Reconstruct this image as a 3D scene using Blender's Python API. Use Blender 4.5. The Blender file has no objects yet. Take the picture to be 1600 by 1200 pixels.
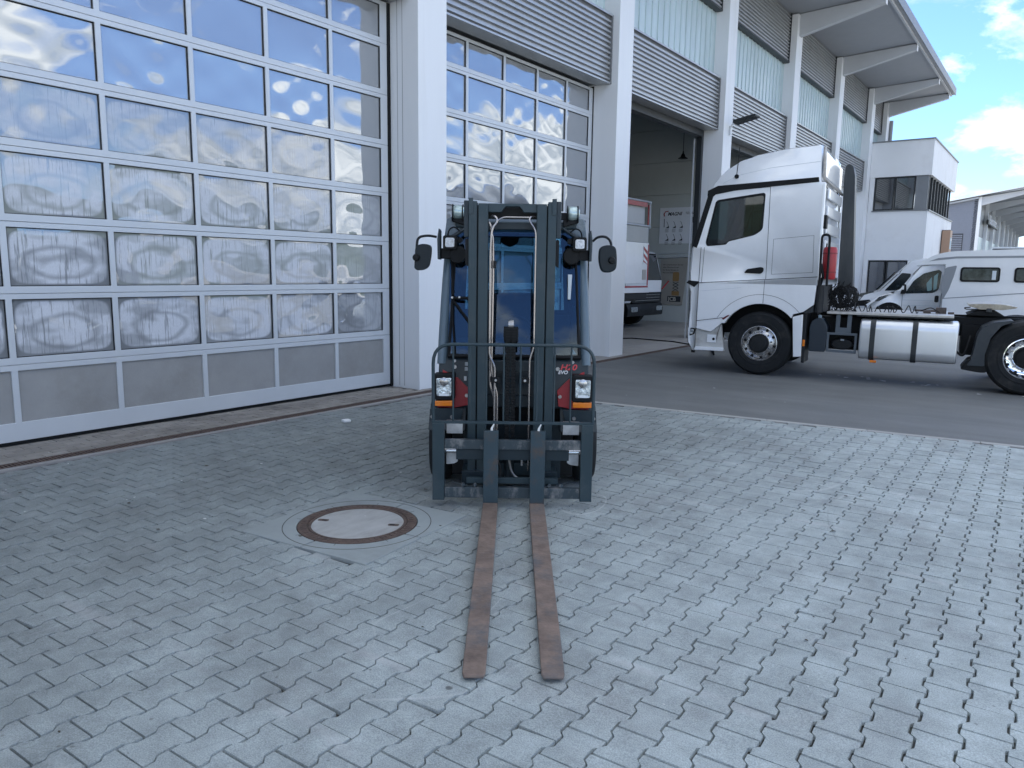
import bpy, bmesh, math, random
from mathutils import Vector, Matrix
from mathutils.geometry import tessellate_polygon
R = math.radians
rnd = random.Random(11)
S = bpy.context.scene
C = S.collection
PI = math.pi

# ------------------------------------------------------------------ camera
# world: x = outward from the hall facade (door plane x=0), y = along the facade, z up
YAW, PITCH, ROLL = 0.63065, 0.14979, 0.014233
fwd = Vector((-math.sin(YAW)*math.cos(PITCH), math.cos(YAW)*math.cos(PITCH), -math.sin(PITCH)))
rt = Vector((math.cos(YAW), math.sin(YAW), 0))
up = rt.cross(fwd)
rt2 = math.cos(ROLL)*rt + math.sin(ROLL)*up
up2 = -math.sin(ROLL)*rt + math.cos(ROLL)*up
CAM = Vector((7.328, 0.0, 1.58))
cd = bpy.data.cameras.new('camera'); cam = bpy.data.objects.new('camera', cd); C.objects.link(cam)
mw = Matrix.Identity(4)
for i, a in enumerate((rt2, up2, -fwd)):
    for j in range(3): mw[j][i] = a[j]
mw.translation = CAM
cam.matrix_world = mw
cd.sensor_width = 36; cd.lens = 36*1170.8/1600
cd.clip_end = 2000; cd.clip_start = 0.05
S.camera = cam

# ------------------------------------------------------------------ sky, sun, exposure
SUN_EL, SUN_AZ = R(49), R(-72)          # azimuth clockwise from +y ; negative = towards -x (behind the hall)
w = bpy.data.worlds.new('World'); S.world = w; w.use_nodes = True
nt = w.node_tree; N = nt.nodes; L = nt.links
for n in list(N): N.remove(n)
def nn(t, **k):
    n = N.new(t)
    for a, b in k.items(): setattr(n, a, b)
    return n
out = nn('ShaderNodeOutputWorld'); bg = nn('ShaderNodeBackground')
sky = nn('ShaderNodeTexSky', sky_type='NISHITA', sun_disc=False)
sky.sun_elevation = SUN_EL; sky.sun_rotation = SUN_AZ; sky.altitude = 300; sky.air_density = 1.0; sky.dust_density = 0.3; sky.ozone_density = 2.0
tc = nn('ShaderNodeTexCoord')
mp = nn('ShaderNodeMapping'); mp.inputs['Scale'].default_value = (1, 1, 2.0); mp.inputs['Location'].default_value = (5.3, 0.3, 0.9)
L.new(tc.outputs['Generated'], mp.inputs['Vector'])
nz = nn('ShaderNodeTexNoise'); nz.inputs['Scale'].default_value = 3.2; nz.inputs['Detail'].default_value = 11; nz.inputs['Roughness'].default_value = 0.58; nz.inputs['Distortion'].default_value = 0.25
L.new(mp.outputs['Vector'], nz.inputs['Vector'])
sep = nn('ShaderNodeSeparateXYZ'); L.new(tc.outputs['Generated'], sep.inputs[0])
# clouds thicken towards the horizon, as cumulus fields do
hz = nn('ShaderNodeMapRange'); hz.inputs['From Min'].default_value = 0.15; hz.inputs['From Max'].default_value = 0.30; hz.inputs['To Min'].default_value = 0.115; hz.inputs['To Max'].default_value = 0.0
hz2 = nn('ShaderNodeMapRange'); hz2.inputs['From Min'].default_value = 0.34; hz2.inputs['From Max'].default_value = 0.70; hz2.inputs['To Max'].default_value = 0.085  # extra cloud overhead, out of view, added for more light on the ground
L.new(sep.outputs['Z'], hz.inputs['Value'])
ad = nn('ShaderNodeMath', operation='ADD'); L.new(nz.outputs['Fac'], ad.inputs[0]); L.new(sep.outputs['Z'], hz2.inputs['Value']); adz = nn('ShaderNodeMath', operation='ADD'); L.new(hz.outputs['Result'], adz.inputs[0]); L.new(hz2.outputs['Result'], adz.inputs[1]); L.new(adz.outputs[0], ad.inputs[1])
cr = nn('ShaderNodeValToRGB'); cr.color_ramp.elements[0].position = 0.52; cr.color_ramp.elements[1].position = 0.61
L.new(ad.outputs[0], cr.inputs['Fac'])
nz2 = nn('ShaderNodeTexNoise'); nz2.inputs['Scale'].default_value = 9; nz2.inputs['Detail'].default_value = 9; nz2.inputs['Roughness'].default_value = 0.6
mp2 = nn('ShaderNodeMapping'); mp2.inputs['Scale'].default_value = (1, 1, 2.4); L.new(tc.outputs['Generated'], mp2.inputs['Vector']); L.new(mp2.outputs['Vector'], nz2.inputs['Vector'])
cr2 = nn('ShaderNodeValToRGB')
cr2.color_ramp.elements[0].position = 0.36; cr2.color_ramp.elements[0].color = (2.3, 2.75, 3.2, 1)
cr2.color_ramp.elements[1].position = 0.56; cr2.color_ramp.elements[1].color = (6.8, 7.0, 7.0, 1)
L.new(nz2.outputs['Fac'], cr2.inputs['Fac'])
mx = nn('ShaderNodeMixRGB'); L.new(cr.outputs['Color'], mx.inputs['Fac']); tn = nn('ShaderNodeVectorMath', operation='MULTIPLY'); tn.inputs[1].default_value = (.54, .69, .95); L.new(sky.outputs['Color'], tn.inputs[0]); L.new(tn.outputs[0], mx.inputs['Color1']); L.new(cr2.outputs['Color'], mx.inputs['Color2'])
L.new(mx.outputs['Color'], bg.inputs['Color']); bg.inputs['Strength'].default_value = 0.085
L.new(bg.outputs[0], out.inputs['Surface'])
sd = bpy.data.lights.new('sun', 'SUN'); sd.energy = 5.0; sd.angle = R(0.6); sd.color = (1.0, 0.96, 0.91)
sun = bpy.data.objects.new('sun', sd); C.objects.link(sun)
to_sun = Vector((math.sin(SUN_AZ)*math.cos(SUN_EL), math.cos(SUN_AZ)*math.cos(SUN_EL), math.sin(SUN_EL)))
sun.rotation_euler = to_sun.to_track_quat('Z', 'Y').to_euler()
S.view_settings.view_transform = 'Standard'; S.view_settings.look = 'None'
S.view_settings.gamma = 1; S.view_settings.use_curve_mapping = False
S.view_settings.exposure = 2.05
S.render.engine = 'CYCLES'
try:
    S.cycles.max_bounces = 8; S.cycles.transparent_max_bounces = 12; S.cycles.caustics_reflective = False; S.cycles.caustics_refractive = False
except Exception: pass

# ------------------------------------------------------------------ materials
MATS = {}
def mat(name, col, rough=0.6, metal=0.0, var=0.0, vscale=3.0, dirt=None, dirt_amt=0.35, dirt_scale=1.5, bump=0.0, bscale=60.0, spec=0.5, coat=0.0, randcol=0.0, stretch=None, roughvar=0.0, tone=False, emis=None):
    """principled + fine value variation + dirt patches + bump, all procedural"""
    if name in MATS: return MATS[name]
    m = bpy.data.materials.new(name); m.use_nodes = True; MATS[name] = m
    t = m.node_tree; n = t.nodes; l = t.links; b = n['Principled BSDF']
    b.inputs['Base Color'].default_value = (*col, 1); b.inputs['Roughness'].default_value = rough; b.inputs['Metallic'].default_value = metal
    b.inputs['Specular IOR Level'].default_value = spec
    if coat: b.inputs['Coat Weight'].default_value = coat; b.inputs['Coat Roughness'].default_value = 0.05
    tc = n.new('ShaderNodeTexCoord'); vec = tc.outputs['Object']
    if tone or name.startswith('g_'):
        geo = n.new('ShaderNodeNewGeometry'); vec = geo.outputs['Position']
    if stretch:
        mp = n.new('ShaderNodeMapping'); mp.inputs['Scale'].default_value = stretch; l.new(vec, mp.inputs['Vector']); vec = mp.outputs['Vector']
    cur = None
    def rgb(c):
        x = n.new('ShaderNodeRGB'); x.outputs[0].default_value = (*c, 1); return x.outputs[0]
    cur = rgb(col)
    if var:
        a = n.new('ShaderNodeTexNoise'); a.inputs['Scale'].default_value = vscale; a.inputs['Detail'].default_value = 8; a.inputs['Roughness'].default_value = 0.65; l.new(vec, a.inputs['Vector'])
        r = n.new('ShaderNodeMapRange'); r.inputs['From Min'].default_value = .3; r.inputs['From Max'].default_value = .7; r.inputs['To Min'].default_value = 1-var; r.inputs['To Max'].default_value = 1+var; l.new(a.outputs['Fac'], r.inputs['Value'])
        x = n.new('ShaderNodeVectorMath'); x.operation = 'SCALE'; l.new(cur, x.inputs[0]); l.new(r.outputs[0], x.inputs['Scale']); cur = x.outputs[0]
        if roughvar:
            rr = n.new('ShaderNodeMapRange'); rr.inputs['From Min'].default_value = .3; rr.inputs['From Max'].default_value = .7; rr.inputs['To Min'].default_value = max(0.02, rough-roughvar); rr.inputs['To Max'].default_value = min(1, rough+roughvar)
            l.new(a.outputs['Fac'], rr.inputs['Value']); l.new(rr.outputs[0], b.inputs['Roughness'])
    if dirt:
        a = n.new('ShaderNodeTexNoise'); a.inputs['Scale'].default_value = dirt_scale; a.inputs['Detail'].default_value = 10; a.inputs['Roughness'].default_value = 0.7; l.new(vec, a.inputs['Vector'])
        r = n.new('ShaderNodeMapRange'); r.inputs['From Min'].default_value = .5; r.inputs['From Max'].default_value = .68; r.inputs['To Min'].default_value = 0; r.inputs['To Max'].default_value = dirt_amt; l.new(a.outputs['Fac'], r.inputs['Value'])
        x = n.new('ShaderNodeMixRGB'); l.new(r.outputs[0], x.inputs['Fac']); l.new(cur, x.inputs['Color1']); x.inputs['Color2'].default_value = (*dirt, 1); cur = x.outputs[0]
    if randcol:
        oi = n.new('ShaderNodeObjectInfo')
        r = n.new('ShaderNodeMapRange'); r.inputs['To Min'].default_value = 1-randcol; r.inputs['To Max'].default_value = 1+randcol
        if tone:
            at = n.new('ShaderNodeAttribute'); at.attribute_name = 'tone'; l.new(at.outputs['Fac'], r.inputs['Value'])
        else: l.new(oi.outputs['Random'], r.inputs['Value'])
        x = n.new('ShaderNodeVectorMath'); x.operation = 'SCALE'; l.new(cur, x.inputs[0]); l.new(r.outputs[0], x.inputs['Scale']); cur = x.outputs[0]
    l.new(cur, b.inputs['Base Color'])
    if bump:
        a = n.new('ShaderNodeTexNoise'); a.inputs['Scale'].default_value = bscale; a.inputs['Detail'].default_value = 6; l.new(vec, a.inputs['Vector'])
        bb = n.new('ShaderNodeBump'); bb.inputs['Strength'].default_value = bump; bb.inputs['Distance'].default_value = 0.01; l.new(a.outputs['Fac'], bb.inputs['Height']); l.new(bb.outputs[0], b.inputs['Normal'])
    if emis: b.inputs['Emission Color'].default_value = (*emis, 1); b.inputs['Emission Strength'].default_value = 1
    return m

def glass(name, tint=(.6, .7, .75), refl=0.5, thru=0.5, rough=0.02, bump=0.0, bscale=3):
    """window glazing: fresnel-weighted mirror over tinted see-through"""
    if name in MATS: return MATS[name]
    m = bpy.data.materials.new(name); m.use_nodes = True; MATS[name] = m
    t = m.node_tree; n = t.nodes; l = t.links; n.clear()
    o = n.new('ShaderNodeOutputMaterial'); g = n.new('ShaderNodeBsdfGlossy'); tr = n.new('ShaderNodeBsdfTransparent'); mx = n.new('ShaderNodeMixShader')
    g.inputs['Roughness'].default_value = rough; g.inputs['Color'].default_value = (.95, .97, 1, 1); tr.inputs['Color'].default_value = (*[c*thru for c in tint], 1)
    fr = n.new('ShaderNodeFresnel'); fr.inputs['IOR'].default_value = 1.5
    r = n.new('ShaderNodeMapRange'); r.inputs['From Min'].default_value = 0.04; r.inputs['From Max'].default_value = 0.6; r.inputs['To Min'].default_value = refl; r.inputs['To Max'].default_value = 1.0
    l.new(fr.outputs[0], r.inputs['Value']); l.new(r.outputs[0], mx.inputs['Fac']); l.new(tr.outputs[0], mx.inputs[1]); l.new(g.outputs[0], mx.inputs[2]); l.new(mx.outputs[0], o.inputs['Surface'])
    if bump:
        tcn = n.new('ShaderNodeTexCoord'); a = n.new('ShaderNodeTexNoise'); a.inputs['Scale'].default_value = bscale; a.inputs['Detail'].default_value = 1; l.new(tcn.outputs['Object'], a.inputs['Vector'])
        bb = n.new('ShaderNodeBump'); bb.inputs['Strength'].default_value = bump; bb.inputs['Distance'].default_value = 0.02; l.new(a.outputs['Fac'], bb.inputs['Height']); l.new(bb.outputs[0], g.inputs['Normal'])
    return m

def pane_mat(name, fog):
    """acrylic door pane: mirror-like double skin over a dim hall; fog = condensation with run marks inside it"""
    if name in MATS: return MATS[name]
    m = bpy.data.materials.new(name); m.use_nodes = True; MATS[name] = m
    t = m.node_tree; n = t.nodes; l = t.links; n.clear()
    o = n.new('ShaderNodeOutputMaterial'); g = n.new('ShaderNodeBsdfGlossy'); g.inputs['Roughness'].default_value = 0.015; g.inputs['Color'].default_value = (.80, .82, .84, 1)
    df = n.new('ShaderNodeBsdfDiffuse'); df.inputs['Color'].default_value = (.17, .18, .19, 1)
    mx = n.new('ShaderNodeMixShader')
    fr = n.new('ShaderNodeFresnel'); fr.inputs['IOR'].default_value = 1.5
    r = n.new('ShaderNodeMapRange'); r.inputs['From Min'].default_value = 0.04; r.inputs['From Max'].default_value = 0.5; r.inputs['To Min'].default_value = 0.42 if fog < .5 else 0.24; r.inputs['To Max'].default_value = 0.85 if fog < .5 else 0.6
    l.new(fr.outputs[0], r.inputs['Value']); l.new(r.outputs[0], mx.inputs['Fac']); l.new(df.outputs[0], mx.inputs[1]); l.new(g.outputs[0], mx.inputs[2])
    vd = n.new('ShaderNodeBsdfDiffuse'); vd.inputs['Color'].default_value = (.50, .52, .54, 1); mv = n.new('ShaderNodeMixShader'); mv.inputs['Fac'].default_value = .20; l.new(mx.outputs[0], mv.inputs[1]); l.new(vd.outputs[0], mv.inputs[2])
    final = mv.outputs[0]
    if fog > 0:
        uv = n.new('ShaderNodeUVMap'); uv.uv_map = 'UVMap'
        oi = n.new('ShaderNodeObjectInfo')
        def math_(op, a, b=None, c=None):
            x = n.new('ShaderNodeMath'); x.operation = op
            for i, v in enumerate((a, b, c)):
                if v is None: continue
                if isinstance(v, (int, float)): x.inputs[i].default_value = v
                else: l.new(v, x.inputs[i])
            return x.outputs[0]
        sp = n.new('ShaderNodeSeparateXYZ'); l.new(uv.outputs[0], sp.inputs[0])
        off = math_('MULTIPLY', oi.outputs['Random'], 37.0)
        def noise(sx, sy, sc, det, rough=.6):
            cmb = n.new('ShaderNodeCombineXYZ'); l.new(math_('MULTIPLY', sp.outputs[0], sx), cmb.inputs[0]); l.new(math_('MULTIPLY', sp.outputs[1], sy), cmb.inputs[1]); l.new(off, cmb.inputs[2])
            a = n.new('ShaderNodeTexNoise'); a.inputs['Scale'].default_value = sc; a.inputs['Detail'].default_value = det; a.inputs['Roughness'].default_value = rough; l.new(cmb.outputs[0], a.inputs['Vector']); return a.outputs['Fac']
        # rounded-rectangle field with wandering edge
        wob = math_('MULTIPLY_ADD', noise(1, .8, 3.0, 3), 0.22, -0.11)
        dx = math_('ABSOLUTE', math_('SUBTRACT', sp.outputs[0], 0.5)); dy = math_('ABSOLUTE', math_('SUBTRACT', sp.outputs[1], 0.5))
        rr = math_('ADD', math_('POWER', math_('MULTIPLY', dx, 2.10), 7.0), math_('POWER', math_('MULTIPLY', dy, 2.18), 5.0))
        mr = n.new('ShaderNodeMapRange'); mr.inputs['From Min'].default_value = 1.12; mr.inputs['From Max'].default_value = 0.78; l.new(math_('ADD', rr, wob), mr.inputs['Value'])
        streak = n.new('ShaderNodeMapRange'); streak.inputs['From Min'].default_value = 0.54; streak.inputs['From Max'].default_value = 0.64; streak.inputs['To Min'].default_value = 1; streak.inputs['To Max'].default_value = 0.22
        l.new(noise(30, .9, 1.5, 3, .7), streak.inputs['Value'])
        blot = n.new('ShaderNodeMapRange'); blot.inputs['From Min'].default_value = 0.40; blot.inputs['From Max'].default_value = 0.54; blot.inputs['To Min'].default_value = 0.42; blot.inputs['To Max'].default_value = 1; l.new(noise(1.0, 1.3, 1.9, 2), blot.inputs['Value'])
        fine = n.new('ShaderNodeMapRange'); fine.inputs['From Min'].default_value = 0.3; fine.inputs['From Max'].default_value = 0.7; fine.inputs['To Min'].default_value = 0.8; fine.inputs['To Max'].default_value = 1; l.new(noise(60, 12, 2, 3), fine.inputs['Value'])
        f = math_('MULTIPLY', math_('MULTIPLY', mr.outputs[0], streak.outputs[0]), math_('MULTIPLY', blot.outputs[0], fine.outputs[0]))
        # condensation gathers in pillow-shaped bands inside the pane
        w2 = math_('MULTIPLY_ADD', noise(1, 1, 2.2, 2), .5, -.25)
        e2 = math_('SQRT', math_('ADD', math_('POWER', math_('MULTIPLY', dx, 2.3), 2.0), math_('POWER', math_('MULTIPLY', math_('SUBTRACT', sp.outputs[1], .42), 2.6), 2.0)))
        bd = math_('ABSOLUTE', math_('SUBTRACT', math_('ADD', e2, w2), .72))
        br_ = n.new('ShaderNodeMapRange'); br_.inputs['From Min'].default_value = .02; br_.inputs['From Max'].default_value = .16; br_.inputs['To Min'].default_value = .45; br_.inputs['To Max'].default_value = 1; l.new(bd, br_.inputs['Value'])
        f = math_('MULTIPLY', math_('MULTIPLY', f, br_.outputs[0]), fog)
        fd = n.new('ShaderNodeBsdfDiffuse'); fd.inputs['Color'].default_value = (.66, .68, .72, 1)
        mf = n.new('ShaderNodeMixShader'); l.new(f, mf.inputs['Fac']); l.new(final, mf.inputs[1]); l.new(fd.outputs[0], mf.inputs[2]); final = mf.outputs[0]
    l.new(final, o.inputs['Surface'])
    return m

def translucent_mat(name, col, fac=0.45):
    m = bpy.data.materials.new(name); m.use_nodes = True; MATS[name] = m
    t = m.node_tree; n = t.nodes; l = t.links; n.clear()
    o = n.new('ShaderNodeOutputMaterial'); d = n.new('ShaderNodeBsdfPrincipled'); d.inputs['Roughness'].default_value = .22
    tr = n.new('ShaderNodeBsdfTranslucent'); tr.inputs['Color'].default_value = (*col, 1); mx = n.new('ShaderNodeMixShader'); mx.inputs[0].default_value = fac
    g = n.new('ShaderNodeNewGeometry'); sp = n.new('ShaderNodeSeparateXYZ'); l.new(g.outputs['Position'], sp.inputs[0])
    a = n.new('ShaderNodeTexNoise'); a.inputs['Scale'].default_value = 1.3; a.inputs['Detail'].default_value = 4; mp = n.new('ShaderNodeMapping'); mp.inputs['Scale'].default_value = (1, 4, .4); l.new(g.outputs['Position'], mp.inputs['Vector']); l.new(mp.outputs[0], a.inputs['Vector'])
    x = n.new('ShaderNodeMixRGB'); l.new(a.outputs['Fac'], x.inputs['Fac']); x.inputs['Color1'].default_value = (*[c*.8 for c in col], 1); x.inputs['Color2'].default_value = (*[min(1, c*1.15) for c in col], 1)
    l.new(x.outputs[0], d.inputs['Base Color'])
    l.new(d.outputs[0], mx.inputs[1]); l.new(tr.outputs[0], mx.inputs[2]); l.new(mx.outputs[0], o.inputs['Surface']); return m

M_WHITE = mat('white_render', (.78, .79, .80), .75, var=.03, vscale=1.2, dirt=(.45, .43, .38), dirt_amt=.18, dirt_scale=.9, bump=.05, bscale=120)
M_COLSIDE = mat('white_coated_steel', (.77, .79, .81), .5, var=.04, vscale=1.5, dirt=(.42, .40, .35), dirt_amt=.16, dirt_scale=3.0, stretch=(1, 1, .10))
M_ALU = mat('door_aluminium', (.58, .61, .64), .38, metal=.15, var=.04, vscale=2)
M_STUCCO = mat('stucco_aluminium', (.30, .30, .295), .55, var=.10, vscale=2.2, dirt=(.2, .19, .17), dirt_amt=.4, bump=.12, bscale=55)
M_CORR = mat('corrugated_silver', (.42, .43, .44), .36, metal=.55, var=.05, vscale=1, dirt=(.25, .24, .22), dirt_amt=.25)
M_CORRDK = mat('corrugated_bluegrey', (.20, .22, .27), .5, metal=.1, var=.04)
M_TRIM = mat('grey_trim', (.22, .23, .24), .45, metal=.3, var=.05)
M_BLACK = mat('black_rubber', (.006, .007, .008), .6, spec=.25, var=.15, vscale=8)
M_DARK = mat('dark_frame', (.02, .024, .027), .45, var=.1)
M_SOFFIT = mat('soffit_grey', (.34, .36, .39), .7, var=.03)
M_BEAM = mat('beam_grey', (.50, .52, .55), .6, var=.03)
M_CHGLASS = translucent_mat('channel_glass', (.66, .78, .80), .22)
M_INWALL = mat('inner_wall_panel', (.52, .55, .53), .65, var=.03)
M_CONC = mat('g_hall_concrete', (.30, .29, .275), .45, var=.14, vscale=.9, dirt=(.16, .15, .14), dirt_amt=.5, dirt_scale=.7, roughvar=.15)
M_THRESH = mat('g_threshold_concrete', (.31, .30, .29), .8, var=.10, vscale=2, dirt=(.16, .15, .14), dirt_amt=.5, dirt_scale=1.3, bump=.2, bscale=80)
M_PAVE_S = dict(rough=.82, dirt=(.22, .225, .22), dirt_amt=.5, dirt_scale=1.4, bump=.35, bscale=150, randcol=.04)
M_TYRE = mat('tyre_rubber', (.014, .016, .018), .8, spec=.25, var=.15, vscale=6, dirt=(.07, .066, .06), dirt_amt=.35, dirt_scale=4, bump=.1, bscale=90)
M_TRUCKW = mat('truck_white_paint', (.80, .82, .84), .25, var=.02, coat=.6, dirt=(.45, .44, .42), dirt_amt=.12, dirt_scale=1.6)
M_CHROME = mat('chrome', (.50, .50, .50), .24, metal=.9, var=.15, vscale=10, dirt=(.20, .13, .09), dirt_amt=.6, dirt_scale=9)
M_STEEL = mat('worn_steel', (.42, .42, .42), .35, metal=.8, var=.2, vscale=14, dirt=(.12, .09, .07), dirt_amt=.5, dirt_scale=10)
M_LINDE = mat('forklift_grey_paint', (.026, .046, .056), .48, spec=.35, var=.10, vscale=4, dirt=(.10, .105, .105), dirt_amt=.22, dirt_scale=5, roughvar=.1)
M_LINDE2 = mat('forklift_dark_paint', (.014, .026, .034), .42, spec=.35, var=.10, vscale=4, dirt=(.06, .06, .06), dirt_amt=.25, dirt_scale=5)
M_RED = mat('red_paint', (.36, .022, .03), .38, var=.08, vscale=5, dirt=(.12, .02, .02), dirt_amt=.2)
M_AMBER = mat('amber_lens', (.75, .20, .015), .2, var=.1, vscale=30, coat=.5)
M_LAMP = mat('clear_lamp', (.50, .55, .58), .14, metal=.8, var=.6, vscale=26, bump=1.0, bscale=22, coat=1)
M_PLASTIC = mat('black_plastic', (.010, .012, .014), .5, spec=.3, var=.15, vscale=7, dirt=(.06, .06, .06), dirt_amt=.2, dirt_scale=5)
M_MIRRORBACK = mat('mirror_shell', (.006, .012, .017), .38, spec=.25, var=.1)
M_WINDOW = glass('window_glass', (.55, .66, .7), refl=.12, thru=.75)
M_CABGLASS = glass('forklift_glass', (.24, .47, .60), refl=.05, thru=.80, bump=.04)
M_DKGLASS = glass('tinted_glass', (.45, .5, .52), refl=.2, thru=.35)
M_SEAT = mat('seat_fabric', (.03, .035, .045), .8, var=.1)

# rust for the fork tines
def rust_mat():
    m = mat('rusty_fork_steel', (.175, .128, .104), .74, var=.42, vscale=8, dirt=(.085, .092, .10), dirt_amt=1.0, dirt_scale=3.8, bump=.35, bscale=45)
    return m
M_RUST = rust_mat()
M_SHANK = mat('scuffed_shank_paint', (.036, .060, .074), .5, spec=.35, var=.12, vscale=6, dirt=(.10, .065, .045), dirt_amt=.85, dirt_scale=6.5, bump=.1)
M_SCUFF = mat('scuffed_bar_paint', (.030, .046, .056), .5, var=.2, vscale=10, dirt=(.26, .25, .24), dirt_amt=.85, dirt_scale=11, stretch=(1, 1, .5))

# ------------------------------------------------------------------ mesh helpers
class MB:
    def __init__(s): s.v = []; s.f = []; s.uv = None
    def add(s, vs, fs, M=None):
        o = len(s.v)
        for p in vs:
            p = Vector(p)
            s.v.append(tuple(M @ p) if M else tuple(p))
        s.f += [tuple(i+o for i in f) for f in fs]; return s
    def box(s, x0, x1, y0, y1, z0, z1, M=None):
        vs = [(x0, y0, z0), (x1, y0, z0), (x1, y1, z0), (x0, y1, z0), (x0, y0, z1), (x1, y0, z1), (x1, y1, z1), (x0, y1, z1)]
        return s.add(vs, [(0, 3, 2, 1), (4, 5, 6, 7), (0, 1, 5, 4), (1, 2, 6, 5), (2, 3, 7, 6), (3, 0, 4, 7)], M)
    def prism(s, poly, a, b, ax='y', M=None):
        """poly: 2D points; extruded a..b along ax. ax y -> (x,z); x -> (y,z); z -> (x,y)"""
        def P(p, t): return (p[0], t, p[1]) if ax == 'y' else (t, p[0], p[1]) if ax == 'x' else (p[0], p[1], t)
        n = len(poly); vs = [P(p, a) for p in poly]+[P(p, b) for p in poly]
        fs = [tuple(range(n)), tuple(range(2*n-1, n-1, -1))]+[(i+n, (i+1) % n+n, (i+1) % n, i) for i in range(n)]
        return s.add(vs, fs, M)
    def ring(s, outer, holes, a, b, ax='y', M=None):
        """plate with holes"""
        def P(p, t): return (p[0], t, p[1]) if ax == 'y' else (t, p[0], p[1]) if ax == 'x' else (p[0], p[1], t)
        loops = [outer]+holes
        tri = tessellate_polygon([[Vector((p[0], p[1], 0)) for p in lp] for lp in loops])
        flat = [p for lp in loops for p in lp]; n = len(flat)
        vs = [P(p, a) for p in flat]+[P(p, b) for p in flat]
        fs = [tuple(t) for t in tri]+[(t[2]+n, t[1]+n, t[0]+n) for t in tri]
        o = 0
        for lp in loops:
            k = len(lp)
            fs += [(o+i, o+(i+1) % k, o+(i+1) % k+n, o+i+n) for i in range(k)]; o += k
        return s.add(vs, fs, M)
    def tube(s, pts, r, n=8, M=None, cap=True):
        pts = [Vector(p) for p in pts]; vs = []; fs = []; prev = None
        for i, p in enumerate(pts):
            d = (pts[min(i+1, len(pts)-1)]-pts[max(i-1, 0)]).normalized()
            if prev is None:
                a = Vector((0, 0, 1)) if abs(d.z) < .9 else Vector((1, 0, 0)); u = d.cross(a).normalized()
            else: u = (prev-d*prev.dot(d)).normalized()
            prev = u; v = d.cross(u)
            rr = r[i] if isinstance(r, (list, tuple)) else r
            for k in range(n): t = 2*PI*k/n; vs.append(p+u*math.cos(t)*rr+v*math.sin(t)*rr)
        for i in range(len(pts)-1):
            for k in range(n): fs.append((i*n+k, i*n+(k+1) % n, (i+1)*n+(k+1) % n, (i+1)*n+k))
        if cap: fs.append(tuple(range(n-1, -1, -1))); o = (len(pts)-1)*n; fs.append(tuple(o+k for k in range(n)))
        return s.add(vs, fs, M)
    def cyl(s, p0, p1, r, n=16, M=None): return s.tube([p0, p1], r, n, M)
    def lathe(s, prof, c, ax='y', n=32, M=None):
        """prof: (radius, offset along axis)"""
        vs = []; fs = []; m = len(prof)
        for k in range(n):
            t = 2*PI*k/n; a, b = math.cos(t), math.sin(t)
            for r, h in prof:
                vs.append((c[0]+r*a, c[1]+h, c[2]+r*b) if ax == 'y' else (c[0]+h, c[1]+r*a, c[2]+r*b) if ax == 'x' else (c[0]+r*a, c[1]+r*b, c[2]+h))
        for k in range(n):
            for i in range(m-1): fs.append((k*m+i, k*m+i+1, ((k+1) % n)*m+i+1, ((k+1) % n)*m+i))
        return s.add(vs, fs, M)
    def build(s, name, m, parent=None, bevel=0.0, smooth=False, seg=2, loc=None, rotz=0.0, fixn=True):
        me = bpy.data.meshes.new(name); me.from_pydata(s.v, [], s.f)
        if fixn:
            b = bmesh.new(); b.from_mesh(me)
            bmesh.ops.recalc_face_normals(b, faces=b.faces); b.to_mesh(me); b.free()
        me.materials.append(m); me.update()
        return link(name, me, parent, bevel, smooth, seg, loc, rotz)
def link(name, me, parent=None, bevel=0.0, smooth=False, seg=2, loc=None, rotz=0.0):
    o = bpy.data.objects.new(name, me); C.objects.link(o)
    if parent: o.parent = parent
    if loc: o.location = loc
    if rotz: o.rotation_euler[2] = rotz
    if smooth:
        for p in me.polygons: p.use_smooth = True
        try: me.set_sharp_from_angle(angle=R(38))
        except Exception: pass
    if bevel:
        md = o.modifiers.new('b', 'BEVEL'); md.width = bevel; md.segments = seg; md.limit_method = 'ANGLE'; md.angle_limit = R(40); md.harden_normals = False
    return o
def box(name, m, x0, x1, y0, y1, z0, z1, parent=None, bevel=0.0): return MB().box(x0, x1, y0, y1, z0, z1).build(name, m, parent, bevel)
def tag(o, label=None, cat=None, group=None, kind=None):
    if label: o['label'] = label
    if cat: o['category'] = cat
    if group: o['group'] = group
    if kind: o['kind'] = kind
    return o
def thing(name, label, cat, loc=(0, 0, 0), rz=0.0, group=None):
    o = bpy.data.objects.new(name, None); C.objects.link(o); o.location = loc; o.rotation_euler[2] = rz
    return tag(o, label, cat, group)
def rrect(x0, x1, z0, z1, r, n=5):
    p = []
    for cx, cz, a in ((x1-r, z1-r, 0), (x0+r, z1-r, 90), (x0+r, z0+r, 180), (x1-r, z0+r, 270)):
        for k in range(n+1): t = R(a+90*k/n); p.append((cx+r*math.cos(t), cz+r*math.sin(t)))
    return p
def smoothpoly(pts, r, n=4):
    """round the corners of a polygon by radius r (single value or per-corner list)"""
    out = []; k = len(pts)
    for i in range(k):
        p = Vector(pts[i]); a = Vector(pts[i-1]); b = Vector(pts[(i+1) % k]); rr = r[i] if isinstance(r, (list, tuple)) else r
        if rr <= 0: out.append((p.x, p.y)); continue
        da = (a-p); db = (b-p); q = min(rr, da.length*.49, db.length*.49)
        A = p+da.normalized()*q; B = p+db.normalized()*q
        for j in range(n+1): t = j/n; v = A*(1-t)**2+p*2*t*(1-t)+B*t*t; out.append((v.x, v.y))
    return out
def arc(cx, cz, r, a0, a1, n=16): return [(cx+r*math.cos(R(a0+(a1-a0)*k/n)), cz+r*math.sin(R(a0+(a1-a0)*k/n))) for k in range(n+1)]
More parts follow.
